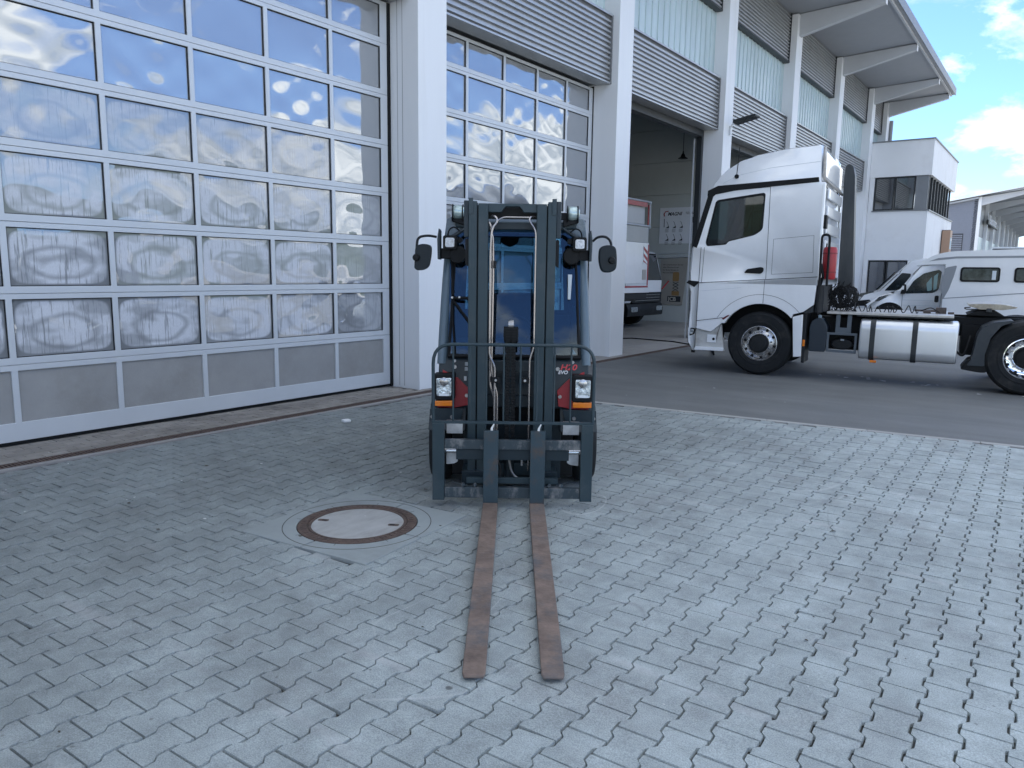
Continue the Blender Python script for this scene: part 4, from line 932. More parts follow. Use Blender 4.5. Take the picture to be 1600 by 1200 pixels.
# front axle and tyres
for s in (-1, 1):
    x0 = s*.455+.012; x1 = s*.612+.012; a, b = min(x0, x1), max(x0, x1)
    c_ = ((a+b)/2, .78, .305); hw = (b-a)/2
    MB().lathe([(.17, -hw), (.27, -hw), (.295, -hw+.02), (.305, -hw+.05), (.305, hw-.05), (.295, hw-.02), (.27, hw), (.17, hw)], c_, 'x', 48).build('front_wheel', M_TYRE, fk, smooth=True)
    MB().lathe([(.0, -.03), (.10, -.03), (.12, hw-.04), (.17, hw-.03), (.175, hw), (.165, -hw), (.0, -hw+.02)], c_, 'x', 32).build('wheel_rim', mat('rim_offwhite', (.45, .46, .45), .5, var=.1), fk, smooth=True)
    c2 = ((a+b)/2-s*.03, 2.25, .27)
    MB().lathe([(.0, -hw*.8), (.24, -hw*.8), (.27, -hw*.5), (.27, hw*.5), (.24, hw*.8), (0, hw*.8)], c2, 'x', 40).build('rear_wheel', M_TYRE, fk, smooth=True)
    # bright galvanised shields seen through the carriage
    MB().box(*sorted((s*.345+.010, s*.455+.010)), .215, .222, .470, .562).build('zinc_shield', mat('zinc_sheet', (.52, .53, .54), .35, metal=.6, var=.25, vscale=14), fk)
    MB().prism(smoothpoly([(s*.372+.01, .335), (s*.455+.01, .335), (s*.455+.01, .255), (s*.40+.01, .262), (s*.378+.01, .275)], .006, 2), .20, .208).build('zinc_shield', MATS['zinc_sheet'], fk)
    # fender with mud flap
    MB().prism([(.36, .46), (.52, .62), (.78, .69), (1.10, .62), (1.2, .5), (1.17, .48), (1.07, .585), (.78, .645), (.54, .585), (.40, .45)], *sorted((s*.335+.01, s*.598+.01)), 'x').build('fender', M_LINDE2, fk, bevel=.006)
    MB().prism(smoothpoly([(s*.352+.01, .605), (s*.592+.01, .605), (s*.596+.01, .49), (s*.38+.01, .485)], .01, 2), .42, .435).build('fender_plate', M_LINDE2, fk, bevel=.002)
    for xx in (.575, .435): MB().lathe([(0, 0), (.013, 0), (.013, .006), (0, .008)], (s*xx+.01, .412, .545), 'y', 14).build('fender_rivet', M_STEEL, fk, smooth=True)
    box('axle_block', M_BLACK, *sorted((s*.15, s*.45)), .55, 1.0, .18, .45, fk)
box('chassis', M_BLACK, -.46, .48, .60, 2.5, .14, .62, fk, .02)
box('mast_shield', M_LINDE2, -.345, .36, .48, .51, .085, .50, fk, .004)
for s in (-1, 1): box('tilt_cylinder_cover', M_BLACK, *sorted((s*.34+.01, s*.44+.01)), .50, .56, .10, .48, fk, .01)
# front bodywork below the cab
bw = MB(); bw.prism([(.50, .60), (.50, .70), (.62, .965), (.80, .965), (.80, .55)], -.535, .555, 'x'); bw.build('front_cowl', M_LINDE2, fk, bevel=.01)
for s in (-1, 1):
    X = lambda v: s*v+.010
    MB().prism([(X(.315), .735), (X(.325), .62), (X(.42), .60), (X(.545), .60), (X(.545), .66), (X(.43), .66), (X(.43), .82), (X(.40), .82)], .485, .498).build('red_side_panel', M_RED, fk, bevel=.002)
    MB().prism([(X(.505), .848), (X(.455), .848), (X(.505), .875)], .47, .484).build('red_corner_panel', M_RED, fk)
    hl = MB().prism(smoothpoly([(X(.415), .668), (X(.562), .668), (X(.566), .852), (X(.415), .858)], .018, 3), .40, .52).build('headlight', M_BLACK, fk, bevel=.006)
    MB().prism(smoothpoly([(X(.436), .696), (X(.543), .698), (X(.546), .826), (X(.436), .830)], .012, 3), .388, .402).build('headlight_lens', M_LAMP, hl, bevel=.005)
    MB().lathe([(.0, -.004), (.025, -.003), (.030, .0)], (X(.49), .386, .802), 'y', 20).build('lamp_reflector', M_CHROME, hl, smooth=True)
    MB().box(*sorted((X(.455), X(.525))), .384, .388, .70, .718).build('lamp_reflector', mat('lens_white', (.8, .85, .88), .15, coat=1), hl, bevel=.003)
    MB().prism(smoothpoly([(X(.423), .625), (X(.558), .625), (X(.562), .662), (X(.423), .664)], .006, 2), .40, .46).build('indicator_lamp', M_AMBER, fk, bevel=.004)
    MB().lathe([(0, 0), (.012, 0), (.014, .008), (0, .008)], (X(.335), .476, .69), 'y', 12).build('panel_bolt', M_STEEL, fk)
    MB().lathe([(0, 0), (.010, 0), (.012, .008), (0, .008)], (X(.425), .515, .935), 'y', 12).build('panel_bolt', M_STEEL, fk)
MB().lathe([(0, 0), (.013, 0), (.015, .008), (0, .008)], (X(.326-.01), .50, .888), 'y', 12).build('panel_bolt', M_STEEL, fk)
MB().lathe([(0, 0), (.013, 0), (.015, .008), (0, .008)], (-.412, .50, .893), 'y', 12).build('panel_bolt', M_STEEL, fk)
MB().lathe([(0, 0), (.013, 0), (.016, .008), (0, .008)], (.075, .395, .897), 'y', 12).build('panel_bolt', M_WHITE, fk, smooth=True)
cowl = lambda z: .50+(z-.70)*(.12/.265)-.004
def on_cowl(x, z): return Matrix.Translation((x, cowl(z), z)) @ Matrix.Rotation(R(90-24.4), 4, 'X')
text('H20', .060, mat('letter_red', (.62, .05, .06), .5), fk, on_cowl(.348, .873), 'model_lettering', .001, .25, .0012, sx=1.15)
text('EVO', .036, mat('letter_white', (.8, .8, .8), .5), fk, on_cowl(.333, .845), 'model_lettering', .001, .25, .001)
for k, z in enumerate((.905, .87)): MB().box(-.345, -.322, cowl(z)-.004, cowl(z)-.001, z-.012, z+.014).build('warning_sticker', mat('sticker_grey', (.35, .38, .4), .5, var=.5, vscale=90), fk)
MB().box(-.348, -.330, cowl(.80)-.006, cowl(.80)-.002, .790, .822).build('warning_sticker', mat('sticker_white', (.75, .76, .76), .5), fk)
# cab frame: leaning pillars, roof, glazing
def pil(x0, x1, hw=.034, y0=.62, y1=.86, nm='cab_pillar'):
    pts = [(x0, y0, .90), (x0+(x1-x0)*.4, y0+(y1-y0)*.4, 1.38), (x1, y1, 1.90)]
    return MB().tube(bent(pts, .2), [hw*1.05]*8+[hw], 12).build(nm, mat('pillar_paint', (.10, .145, .18), .35, var=.06, dirt=(.2, .22, .22), dirt_amt=.2), fk, smooth=True)
for s in (-1, 1):
    pil(s*.525+.012, s*.478+.012, .036)
    MB().tube([(s*.475+.012, .60, .95), (s*.435+.012, .80, 1.86)], .012, 8).build('glazing_seal', M_BLACK, fk, smooth=True)
    MB().tube([(s*.53+.012, 1.9, .9), (s*.48+.012, 1.85, 1.92)], .035, 10).build('cab_rear_pillar', M_LINDE2, fk, smooth=True)
    # front roof corners, rounded and dusty
    MB().prism(smoothpoly([(s*.525+.012, 1.80), (s*.505+.012, 1.96), (s*.42+.012, 1.975), (s*.33+.012, 1.90), (s*.40+.012, 1.86)], .03, 4), .76, .90).build('roof_corner', mat('roof_corner_paint', (.13, .17, .20), .45, var=.25, vscale=25, dirt=(.40, .43, .45), dirt_amt=.5, dirt_scale=9), fk, bevel=.018)
    MB().prism([(.60, .92), (1.9, .92), (1.86, 1.30), (.70, 1.30)], *sorted((s*.520+.012, s*.508+.012)), 'x').build('cab_door_lower', M_LINDE2, fk)
    MB().prism([(.70, 1.30), (1.86, 1.30), (1.84, 1.88), (.84, 1.88)], *sorted((s*.500+.012, s*.494+.012)), 'x').build('side_window', M_CABGLASS, fk)
gl = MB(); gl.prism([(.605, .975), (.60, .975), (.795, 1.885), (.80, 1.885)], -.468, .49, 'x'); gl.build('windscreen', glass('forklift_windscreen', (.42, .63, .74), refl=.05, thru=.95), fk)
MB().tube([(-.47, .595, .962), (.495, .595, .962)], .016, 8).build('glazing_seal', M_BLACK, fk, smooth=True)
MB().prism(smoothpoly([(.78, 1.90), (.80, 1.955), (.95, 1.99), (1.75, 1.985), (1.9, 1.95), (1.9, 1.90)], .03, 3), -.42, .445, 'x').build('cab_roof', mat('pillar_paint2', (.07, .10, .13), .4, var=.06), fk, bevel=.012)
box('roof_front_beam', M_LINDE, -.43, .455, .74, .79, 1.885, 1.935, fk, .01)
box('cab_rear_lower', M_LINDE2, -.50, .52, 1.86, 1.92, .9, 1.20, fk, .01)
MB().ring([(-.49, 1.20), (.515, 1.20), (.47, 1.92), (-.45, 1.92)], [[(-.43, 1.24), (-.40, 1.87), (.42, 1.87), (.455, 1.24)]], 1.86, 1.90).build('rear_window_frame', M_BLACK, fk)
box('rear_window', glass('rear_glass', (.8, .88, .92), refl=.05, thru=.95), -.43, .455, 1.875, 1.88, 1.24, 1.87, fk)
box('counterweight', M_LINDE2, -.52, .54, 1.95, 2.75, .25, .95, fk, .06)
# seat, steering wheel, levers
seat = MB().prism(smoothpoly([(1.45, .72), (1.55, .80), (1.66, 1.36), (1.74, 1.40), (1.80, 1.36), (1.74, .72)], .04, 3), -.22, .25, 'x').build('seat', M_SEAT, fk, bevel=.03)
MB().prism(smoothpoly([(1.10, .72), (1.10, .84), (1.5, .86), (1.55, .72)], .03, 3), -.24, .27, 'x').build('seat_cushion', M_SEAT, fk, bevel=.02)
tr_ = []
for k in range(25): t = 2*PI*k/24; tr_.append((-.02+.16*math.cos(t), 1.0+.11*math.sin(t), 1.13+.10*math.sin(t)))
MB().tube(tr_, .012, 8, cap=False).build('steering_wheel', M_PLASTIC, fk, smooth=True)
MB().tube([(-.02, 1.0, 1.12), (-.02, .85, .9)], .03, 8).build('steering_column', M_PLASTIC, fk)
MB().prism(smoothpoly([(.66, .965), (.70, 1.03), (.86, 1.08), (.95, 1.02), (.95, .9)], .03, 3), -.42, .44, 'x').build('dashboard', M_PLASTIC, fk, bevel=.015)
MB().prism(smoothpoly([(-.10, 1.865), (-.10, 1.79), (-.03, 1.76), (.03, 1.79), (.05, 1.865)], .02, 3), 1.0, 1.10).build('sun_visor', M_BLACK, fk, bevel=.006)
MB().tube(bent([(.17, 1.0, .95), (.20, .95, 1.05), (.20, .95, 1.18)], .03), .014, 8).build('control_lever', M_PLASTIC, fk)
# wiper
MB().tube([(-.415, .60, .96), (-.435, .61, 1.20), (-.440, .64, 1.37)], .008, 8).build('wiper_arm', M_BLACK, fk)
MB().tube([(-.440, .62, 1.37), (-.30, .60, 1.19)], .010, 8).build('wiper_blade', M_BLACK, fk)
MB().tube([(-.435, .62, 1.38), (-.33, .61, 1.38), (-.29, .61, 1.33)], .012, 8).build('wiper_blade', M_BLACK, fk)
for q in ((-.44, 1.385), (-.388, 1.388)): MB().lathe([(0, 0), (.008, 0), (.008, .006), (0, .006)], (q[0], .595, q[1]), 'y', 8).build('wiper_bolt', M_STEEL, fk)
MB().tube([(-.442, .66, 1.40), (-.452, .75, 1.66)], .010, 8).build('washer_tube', M_BLACK, fk)
# work lights, mirrors, beacons
for s in (-1, 1):
    X = lambda v: s*v+.006
    wl = MB().prism(rrect(min(X(.415), X(.515)), max(X(.415), X(.515)), 1.725, 1.825, .014, 3), .62, .70).build('work_light', M_BLACK, fk, bevel=.004)
    MB().prism(rrect(min(X(.432), X(.498)), max(X(.432), X(.498)), 1.742, 1.808, .012, 3), .612, .622).build('work_light_lens', mat('led_lens', (.70, .72, .74), .25, var=.3, vscale=60, bump=1, bscale=70), wl, bevel=.003)
    MB().lathe([(0, -.01), (.055, -.01), (.064, .01), (.060, .06), (0, .07)], (X(.410), .66, 1.690), 'y', 24).build('round_horn', M_BLACK, fk, smooth=True)
    MB().lathe([(0, 0), (.02, 0), (.022, .03), (0, .03)], (X(.398), .65, 1.795), 'y', 16).build('cable_gland', M_BLACK, fk, smooth=True)
    box('light_bracket', M_BLACK, *sorted((X(.535), X(.405))), .66, .71, 1.66, 1.735, fk, .006)
    MB().prism([(X(.553), 1.655), (X(.535), 1.655), (X(.535), 1.86), (X(.545), 1.875), (X(.556), 1.80)], .62, .74).build('mirror_bracket', M_LINDE2, fk, bevel=.003)
    MB().tube([(X(.35), .70, 1.885), (X(.47), .68, 1.805)], .014, 8).build('light_stay', M_LINDE2, fk, smooth=True)
    pipe([(X(.485), .67, 1.82), (X(.475), .66, 1.87), (X(.435), .66, 1.89), (X(.40), .68, 1.86)], .005, 'lamp_cable', M_BLACK, .03)
    # mirrors
    if s < 0:
        pipe([(-.56, .68, 1.815), (-.62, .66, 1.825), (-.692, .64, 1.81), (-.70, .63, 1.72), (-.695, .62, 1.66)], .009, 'mirror_arm', M_PLASTIC, .035)
        mi = MB().prism(smoothpoly([(-.713, 1.59), (-.705, 1.745), (-.655, 1.765), (-.588, 1.755), (-.592, 1.68), (-.607, 1.60), (-.650, 1.575), (-.695, 1.575)], .03, 4), .60, .66).build('side_mirror', M_MIRRORBACK, fk, bevel=.022, seg=3)
        MB().lathe([(0, -.02), (.02, -.018), (.026, .0), (.02, .02)], (-.697, .585, 1.665), 'y', 16).build('mirror_joint', M_BLACK, mi, smooth=True)
    else:
        pipe([(.57, .68, 1.80), (.60, .66, 1.83), (.655, .64, 1.835), (.695, .63, 1.80), (.70, .62, 1.72), (.70, .61, 1.68)], .009, 'mirror_arm', M_PLASTIC, .035)
        mi = MB().prism(smoothpoly([(.607, 1.66), (.610, 1.755), (.665, 1.775), (.728, 1.765), (.740, 1.68), (.737, 1.60), (.69, 1.575), (.63, 1.58)], .035, 4), .60, .66).build('side_mirror', M_MIRRORBACK, fk, bevel=.022, seg=3)
        MB().lathe([(0, -.02), (.02, -.018), (.026, .0), (.02, .02)], (.700, .585, 1.665), 'y', 16).build('mirror_joint', M_BLACK, mi, smooth=True)
    wl = MB().lathe([(.0, -.035), (.042, -.035), (.050, -.025), (.052, .0), (.050, .03), (.03, .05), (0, .05)], (X(.415), .72, 1.995), 'x', 28).build('roof_work_light', mat('lamp_dome', (.42, .52, .50), .18, metal=.3, var=.2, vscale=14, coat=1), fk, smooth=True)
    for xx in (-.037, .037): MB().lathe([(.040, -.003), (.062, -.003), (.062, .003), (.040, .003)], (X(.415)+xx, .72, 1.99), 'x', 28).build('light_ring', M_BLACK, wl, smooth=True)
    MB().box(*sorted((X(.33), X(.375))), .70, .74, 1.95, 2.0).build('light_bracket', M_BLACK, fk, bevel=.004)
    MB().prism([(X(.46), 1.93), (X(.35), 1.90), (X(.35), 1.95), (X(.46), 1.96)], .70, .76).build('light_bracket', M_BLACK, fk, bevel=.004)
MB().prism([(.395, 1.56), (.425, 1.56), (.418, 1.38), (.398, 1.38)], .665, .668).build('inspection_sticker', mat('sticker_pale', (.6, .66, .7), .5), fk)

# ------------------------------------------------------------------ truck wheels (shared)
def truck_wheel(parent, s, y0, dual=False, r=.50, dish=True, rimm=None, wd=.30):
    t = MB().lathe([(.27, .015), (.30, .0), (.325, -.004), (.33, -.010), (.345, -.010), (.35, -.005), (.40, -.012), (.445, -.008), (.450, -.013), (.470, -.004), (.49, .03), (r, .06), (r, wd-.06), (.49, wd-.03), (.46, wd), (.27, wd)], (s, y0, .5), 'y', 64).build('wheel', M_TYRE, parent, smooth=True)
    if dual: MB().lathe([(.28, .33), (.47, .33), (r, .37), (r, .60), (.47, .63), (.28, .63)], (s, y0, .5), 'y', 48).build('inner_tyre', M_TYRE, t, smooth=True)
    rp = [(.272, .02), (.278, .004), (.268, .0), (.255, .02), (.24, .05), (.235, .07), (.21, .06), (.165, .03), (.155, .028)] if not dual else [(.272, .02), (.280, .0), (.268, -.002), (.258, .03), (.25, .12), (.235, .15), (.20, .165), (.16, .16), (.155, .15)]
    base = .0 if not dual else .12
    MB().lathe(rp+[(0, rp[-1][1]+.005)], (s, y0, .5), 'y', 56).build('rim', rimm or M_CHROME, t, smooth=True)
    hb = MB().lathe([(.150, rp[-1][1]+.002), (.148, base-.03), (.12, base-.065), (.0, base-.07)], (s, y0, .5), 'y', 40).build('hub', M_PLASTIC if not dual else M_BLACK, t, smooth=True)
    for k in range(10):
        a = 2*PI*k/10+.15
        MB().lathe([(0, -.022), (.014, -.022), (.017, 0), (0, 0)], (s+.185*math.cos(a), y0+(.035 if not dual else .16), .5+.185*math.sin(a)), 'y', 6).build('wheel_nut', M_STEEL, t)
        a += PI/10; MB().lathe([(0, -.004), (.021, -.004), (.021, .0), (0, .0)], (s+.228*math.cos(a), y0+(.058 if not dual else .150), .5+.228*math.sin(a)), 'y', 12).build('vent_hole', M_BLACK, t)
    return t

# ------------------------------------------------------------------ tractor unit (local x = towards its rear, y = away from camera)
tk = thing('tractor_unit', 'white tractor unit with high-roof cab, silver fuel tank and empty fifth wheel', 'truck', (3.53, 11.83, 0), R(6.4))
CWD = 2.42
# side profile of the upper cab; the front edge is pulled back near both sides to round the corners in plan
up_prof = [(-1.215, 1.43), (-1.225, 1.60), (-1.205, 1.98), (-1.17, 2.06), (-.935, 2.89), (-.90, 2.985), (-.82, 3.08), (-.68, 3.195), (-.50, 3.295), (-.20, 3.385), (.20, 3.445), (.66, 3.475), (.70, 3.46), (.715, 3.0), (.745, 2.9), (.775, 1.545), (.775, 1.43)]
st_y = [(0, .060, 0), (.015, .042, .006), (.06, .022, .02), (.14, .010, .03), (.30, .0, .035), (.6, 0, .04), (CWD/2, -.01, .04), (CWD-.6, 0, .04), (CWD-.30, .0, .035), (CWD-.14, .010, .03), (CWD-.06, .022, .02), (CWD-.015, .042, .006), (CWD, .060, 0)]
def prof_at(ins, top):
    o_ = []
    for (x, z) in up_prof:
        wgt = max(0, min(1, (-.1-x)/.9)); tz = max(0, min(1, (z-3.0)/.3))
        o_.append((x+ins*wgt, z+top*tz-(.0)))
    return o_
n = len(up_prof); GL_SEG = {3}          # profile segment carrying the windscreen
sk = MB(); wsn = MB(); cnr = MB()
rows = [[(p[0], y, p[1]) for p in prof_at(i_, t_)] for y, i_, t_ in st_y]
for a in range(len(rows)-1):
    for q in range(n-1):
        tgt = (wsn if 3 < a < len(rows)-5 else cnr) if q in GL_SEG else sk
        tgt.add([rows[a][q], rows[a][q+1], rows[a+1][q+1], rows[a+1][q]], [(0, 1, 2, 3)])
cap = prof_at(.060, 0)
win = smoothpoly([(-.805, 2.715), (-.10, 2.80), (-.075, 2.78), (-.085, 2.27), (-.20, 2.19), (-.585, 2.10), (-.615, 2.055), (-.915, 2.03), (-.935, 2.09)], .05, 4)
win = [(x+.0, z) for x, z in win]
for yy in (0.0, CWD):
    tri = tessellate_polygon([[Vector((p[0], p[1], 0)) for p in cap], [Vector((p[0], p[1], 0)) for p in reversed(win)]])
    flat = cap+list(reversed(win)); sk.add([(p[0], yy, p[1]) for p in flat], [tuple(t) for t in tri])
cab = sk.build('cab_body', M_TRUCKW, tk, smooth=True)
md = cab.modifiers.new('w', 'WELD'); md.merge_threshold = .0005
for q_ in range(2):
    h_ = len(cnr.f)//2; c2_ = MB(); c2_.v = list(cnr.v); c2_.f = cnr.f[q_*h_:(q_+1)*h_]; us = sorted({i for f in c2_.f for i in f}); mpq = {o: k for k, o in enumerate(us)}; c2_.v = [c2_.v[o] for o in us]; c2_.f = [tuple(mpq[i] for i in f) for f in c2_.f]; c2_.build('windscreen_corner', M_BLACK, tk, smooth=True)
wsn.build('windscreen', glass('truck_glass', (.45, .72, .70), refl=.12, thru=.8), tk, smooth=True)
for yy in (-.002, CWD-.004):
    MB().prism(win, yy+.004, yy+.010).build('side_window', glass('truck_side_glass', (.40, .58, .58), refl=.05, thru=.50), tk)
    fr_ = MB(); ctr = (sum(p[0] for p in win)/len(win), sum(p[1] for p in win)/len(win))
    outw = [(ctr[0]+(x-ctr[0])*1.035, ctr[1]+(z-ctr[1])*1.05) for x, z in win]; inw = [(ctr[0]+(x-ctr[0])*.975, ctr[1]+(z-ctr[1])*.965) for x, z in win]
    fr_.ring(outw, [list(reversed(inw))], yy-.002, yy+.0015).build('window_seal', M_BLACK, tk)
box('quarter_bar', M_BLACK, -.255, -.235, .012, .03, 2.15, 2.77, tk)
# cab interior
box('sleeper_wall', M_SEAT, .06, .08, .03, CWD-.03, 1.5, 3.3, tk)
box('cab_floor', M_PLASTIC, -1.0, .7, .03, CWD-.03, 1.44, 1.5, tk)
box('roof_lining', mat('roof_lining', (.16, .165, .17), .8), -.80, .06, .04, CWD-.04, 2.84, 2.88, tk)
MB().prism(smoothpoly([(-1.10, 1.5), (-1.10, 2.08), (-.75, 2.14), (-.62, 1.98), (-.62, 1.5)], .05, 4), .05, CWD-.05).build('dashboard', M_PLASTIC, tk)
for yy in (.38, 1.65):
    MB().prism(smoothpoly([(-.42, 1.5), (-.42, 1.85), (-.05, 1.88), (.0, 2.62), (.05, 2.62), (.05, 1.5)], .05, 4), yy, yy+.45).build('cab_seat', M_SEAT, tk, bevel=.03)
sw = [(-.58+.10*math.sin(2*PI*k/24), .60+.2*math.cos(2*PI*k/24), 2.16+.17*math.sin(2*PI*k/24)) for k in range(25)]
MB().tube(sw, .016, 6, cap=False).build('steering_wheel', M_PLASTIC, tk, smooth=True)
MB().prism(rrect(-.60, -.44, 2.25, 2.52, .05), CWD+.06, CWD+.2).build('side_mirror', M_BLACK, tk, bevel=.02)
# black bands
MB().prism([(-.955, 2.885), (-.80, 2.955), (.69, 3.020), (.70, 2.950), (-.30, 2.890), (-.55, 2.868), (-.96, 2.80)], -.010, .0).build('drip_rail', M_BLACK, tk, bevel=.004)
MB().prism([(-1.165, 2.02), (-1.09, 1.99), (-1.06, 2.08), (-.865, 2.79), (-.74, 2.90), (-.93, 2.885)], -.006, .0).build('pillar_trim', M_BLACK, tk, bevel=.002)
def seam(pts, w_=.007, y=-.0015, nm='door_seam', m=None):
    b_ = MB()
    for i in range(len(pts)-1):
        a = Vector(pts[i]); c_ = Vector(pts[i+1]); d = (c_-a).normalized(); p = Vector((-d.y, d.x))*w_/2
        b_.prism([tuple(a-p), tuple(c_-p), tuple(c_+p), tuple(a+p)], y, y+.003)
    return b_.build(nm, m or M_BLACK, tk)
seam([(.005, 2.93), (.015, 2.0), (.02, 1.50)]); seam([(-.86, 2.80), (-.80, 2.86), (.0, 2.905)], .005)
seam([(-1.03, 1.43), (-1.02, 2.0)]); seam([(-.965, 2.0), (-.985, 1.43)], .005)
seam([(-1.03, 1.432), (.772, 1.555)], .010)
seam(smoothpoly([(.10, 2.12), (.68, 2.17), (.70, 1.62), (.10, 1.585), (.10, 2.12)], .0)+[], .004)
seam([(-.72, 2.99), (-.50, 3.10), (.0, 3.19), (.70, 3.245)], .004, m=mat('panel_crease', (.45, .5, .55), .4))
hd = MB().prism(smoothpoly([(-.315, 1.600), (-.27, 1.66), (-.06, 1.695), (-.02, 1.68), (-.02, 1.625), (-.06, 1.59)], .02, 3), -.022, .0).build('door_handle', M_BLACK, tk, bevel=.006)
# lower cab: fenders round the wheel, steps, bumper
wx, wr = -.03, .625
low = [(-1.03, 1.425), (-1.045, .70)]+[(-.78, .655), (-.62, .80)]+arc(wx, .5, wr, 152, 42, 18)+[(.46, .98), (.60, 1.02), (.745, 1.135), (.772, 1.545)]
MB().prism(low, 0, .10).build('fender', M_TRUCKW, tk, bevel=.006)
MB().prism([(-1.04, .69), (-.79, .645), (-.64, .78), (-.62, .60), (-.575, .345), (-1.05, .335), (-1.05, .69)], .045, .10).build('step_well', mat('step_white', (.52, .52, .50), .5, var=.1, dirt=(.25, .22, .18), dirt_amt=.5, dirt_scale=5), tk)
box('step_panel', M_TRUCKW, -.86, -.71, .035, .046, .47, .60, tk, .006)
MB().lathe([(0, 0), (.022, 0), (.022, .004), (0, .004)], (-.75, .030, .53), 'y', 16).build('step_socket', M_BLACK, tk)
MB().prism([(-1.05, .335), (-.575, .345), (-.58, .40), (-1.05, .39)], .0, .09).build('step_edge', M_TRUCKW, tk, bevel=.006)
MB().prism(smoothpoly([(-1.03, .695), (-.79, .65), (-.60, .83), (-.62, .87), (-1.03, .80)], .01, 2), -.004, .0).build('step_cover', M_TRUCKW, tk, bevel=.002)
seam([(-1.045, .815), (-.61, .885)], .008, -.006); seam([(-1.0, 1.30), (-.35, 1.37)], .004, m=MATS['panel_crease']); seam([(.005, 1.50), (.0, 1.13)], .006)
seam(arc(wx, .5, .77, 150, 40, 14), .005)
seam([(-1.035, .72), (-1.03, 1.43)], .008, -.003)
MB().prism(smoothpoly([(-.625, .87), (-.53, .93), (-.50, .93), (-.60, .85)], .005, 2), -.008, .002).build('side_reflector', mat('dark_red', (.12, .01, .012), .3), tk)
MB().prism([(.455, .94), (.605, .985), (.615, .335), (.50, .325)] + [], -.002, .035).build('rear_fender_flap', M_TRUCKW, tk, bevel=.008)
MB().prism([(.36, 1.10), (.62, 1.0), (.74, 1.02), (.74, 1.12), (.50, 1.13)], .05, .12).build('fender_bracket', M_DARK, tk)
MB().prism(arc(wx, .5, .66, 175, 5, 20)+[(.72, .5), (.72, 1.1), (-.70, 1.1)][::1], .12, 2.3).build('wheel_arch_liner', M_BLACK, tk) if False else None
box('engine_block', M_BLACK, -.95, .75, .42, 2.0, .62, 1.43, tk)
bl = MB(); ar = arc(wx, .5, .67, 178, 0, 20)
for i in range(len(ar)-1): bl.add([(ar[i][0], .02, ar[i][1]), (ar[i+1][0], .02, ar[i+1][1]), (ar[i+1][0], .5, ar[i+1][1]), (ar[i][0], .5, ar[i][1])], [(0, 1, 2, 3)])
bl.build('wheel_arch_liner', M_BLACK, tk)
box('fender_mudguard', M_PLASTIC, .615, .66, .02, .45, .24, 1.0, tk, .01)
# bumper and front panel, rounded corner in plan
bp = MB(); bprof = [(-1.05, .325), (-1.13, .335), (-1.20, .45), (-1.215, .70), (-1.195, 1.0), (-1.20, 1.30), (-1.235, 1.425), (-1.03, 1.425)]
rows = []
for y, i_, t_ in st_y: rows.append([(p[0]+(i_*.9 if p[0] < -1.06 else 0), y, p[1]) for p in bprof])
for a in range(len(rows)-1):
    for q in range(len(bprof)-1): bp.add([rows[a][q], rows[a][q+1], rows[a+1][q+1], rows[a+1][q]], [(0, 1, 2, 3)])
for r_ in (rows[0], rows[-1]): bp.add(r_, [tuple(range(len(r_)))])
bo = bp.build('front_bumper', M_TRUCKW, tk, smooth=True); md = bo.modifiers.new('w', 'WELD'); md.merge_threshold = .0005
MB().prism(smoothpoly([(-1.13, .56), (-1.045, .60), (-1.03, .69), (-1.12, .70)], .02, 3), -.010, .02, M=Matrix.Translation((-.01, 0, 0))).build('fog_lamp', M_BLACK, tk, bevel=.006)
MB().prism(smoothpoly([(-1.12, .585), (-1.065, .61), (-1.055, .675), (-1.12, .68)], .015, 3), -.014, -.008, M=Matrix.Translation((-.01, 0, 0))).build('fog_lamp_lens', M_LAMP, tk)
MB().prism([(-1.235, 1.43), (-1.10, 1.36), (-1.03, 1.43), (-1.03, 1.455), (-1.20, 1.47)], -.003, .2).build('corner_air_guide', M_BLACK, tk, bevel=.004)
box('front_grille', M_PLASTIC, -1.225, -1.215, .35, CWD-.35, .75, 1.35, tk)
MB().box(-1.10, -1.05, .0, .06, .29, .33).build('tow_cover', M_BLACK, tk)
# aerial
MB().lathe([(0, -.03), (.030, -.03), (.034, 0), (0, 0)], (-.515, 0, 3.085), 'y', 18).build('aerial_base', M_BLACK, tk, smooth=True)
MB().tube([(-.515, -.015, 3.10), (-.50, -.02, 3.30), (-.49, -.02, 3.52)], .0055, 6).build('aerial', M_BLACK, tk)
# rear face of the cab
rf = .72
MB().prism([(.10, 3.05), (2.20, 3.02), (2.20, 3.40), (.10, 3.42)], rf, rf+.03, 'x').build('roof_rear_panel', M_TRUCKW, tk, bevel=.02)
MB().tube([(rf+.02, .06, 3.46), (rf+.04, .06, 3.0), (rf+.04, 2.3, 2.97)], .022, 8).build('rear_edge_trim', mat('dusty_trim', (.38, .36, .33), .4, metal=.5, var=.3, vscale=12), tk)
for k in range(5):
    z = 1.7+k*.26
    box('rear_pressing', M_TRUCKW, rf+.045, rf+.075, .45, 2.0, z, z+.16, tk, .014)
box('rear_corner_post', M_TRUCKW, .70, .79, .02, .10, 1.5, 2.95, tk, .02)
MB().prism(rrect(.16, .32, 2.28, 2.48, .02), rf+.05, rf+.10, 'x').build('rear_work_lamp', M_BLACK, tk, bevel=.008)
for z in (2.05, 1.98): box('rear_hinge', M_BLACK, rf+.075, rf+.09, .5 if z > 2 else 1.2, .54 if z > 2 else 1.24, z-.1, z+.02, tk)
# tall black intake/exhaust stack and side air deflector on the far side
MB().prism(smoothpoly([(.83, 1.25), (.80, 3.2), (.81, 3.42), (.86, 3.46), (.93, 3.42), (.97, 3.25), (1.08, 1.25)], .05, 3), 2.02, 2.30).build('air_intake_stack', mat('stack_grey', (.018, .024, .028), .45, var=.1, stretch=(1, 1, .2), vscale=5, dirt=(.12, .12, .11), dirt_amt=.3), tk, bevel=.05, seg=3)
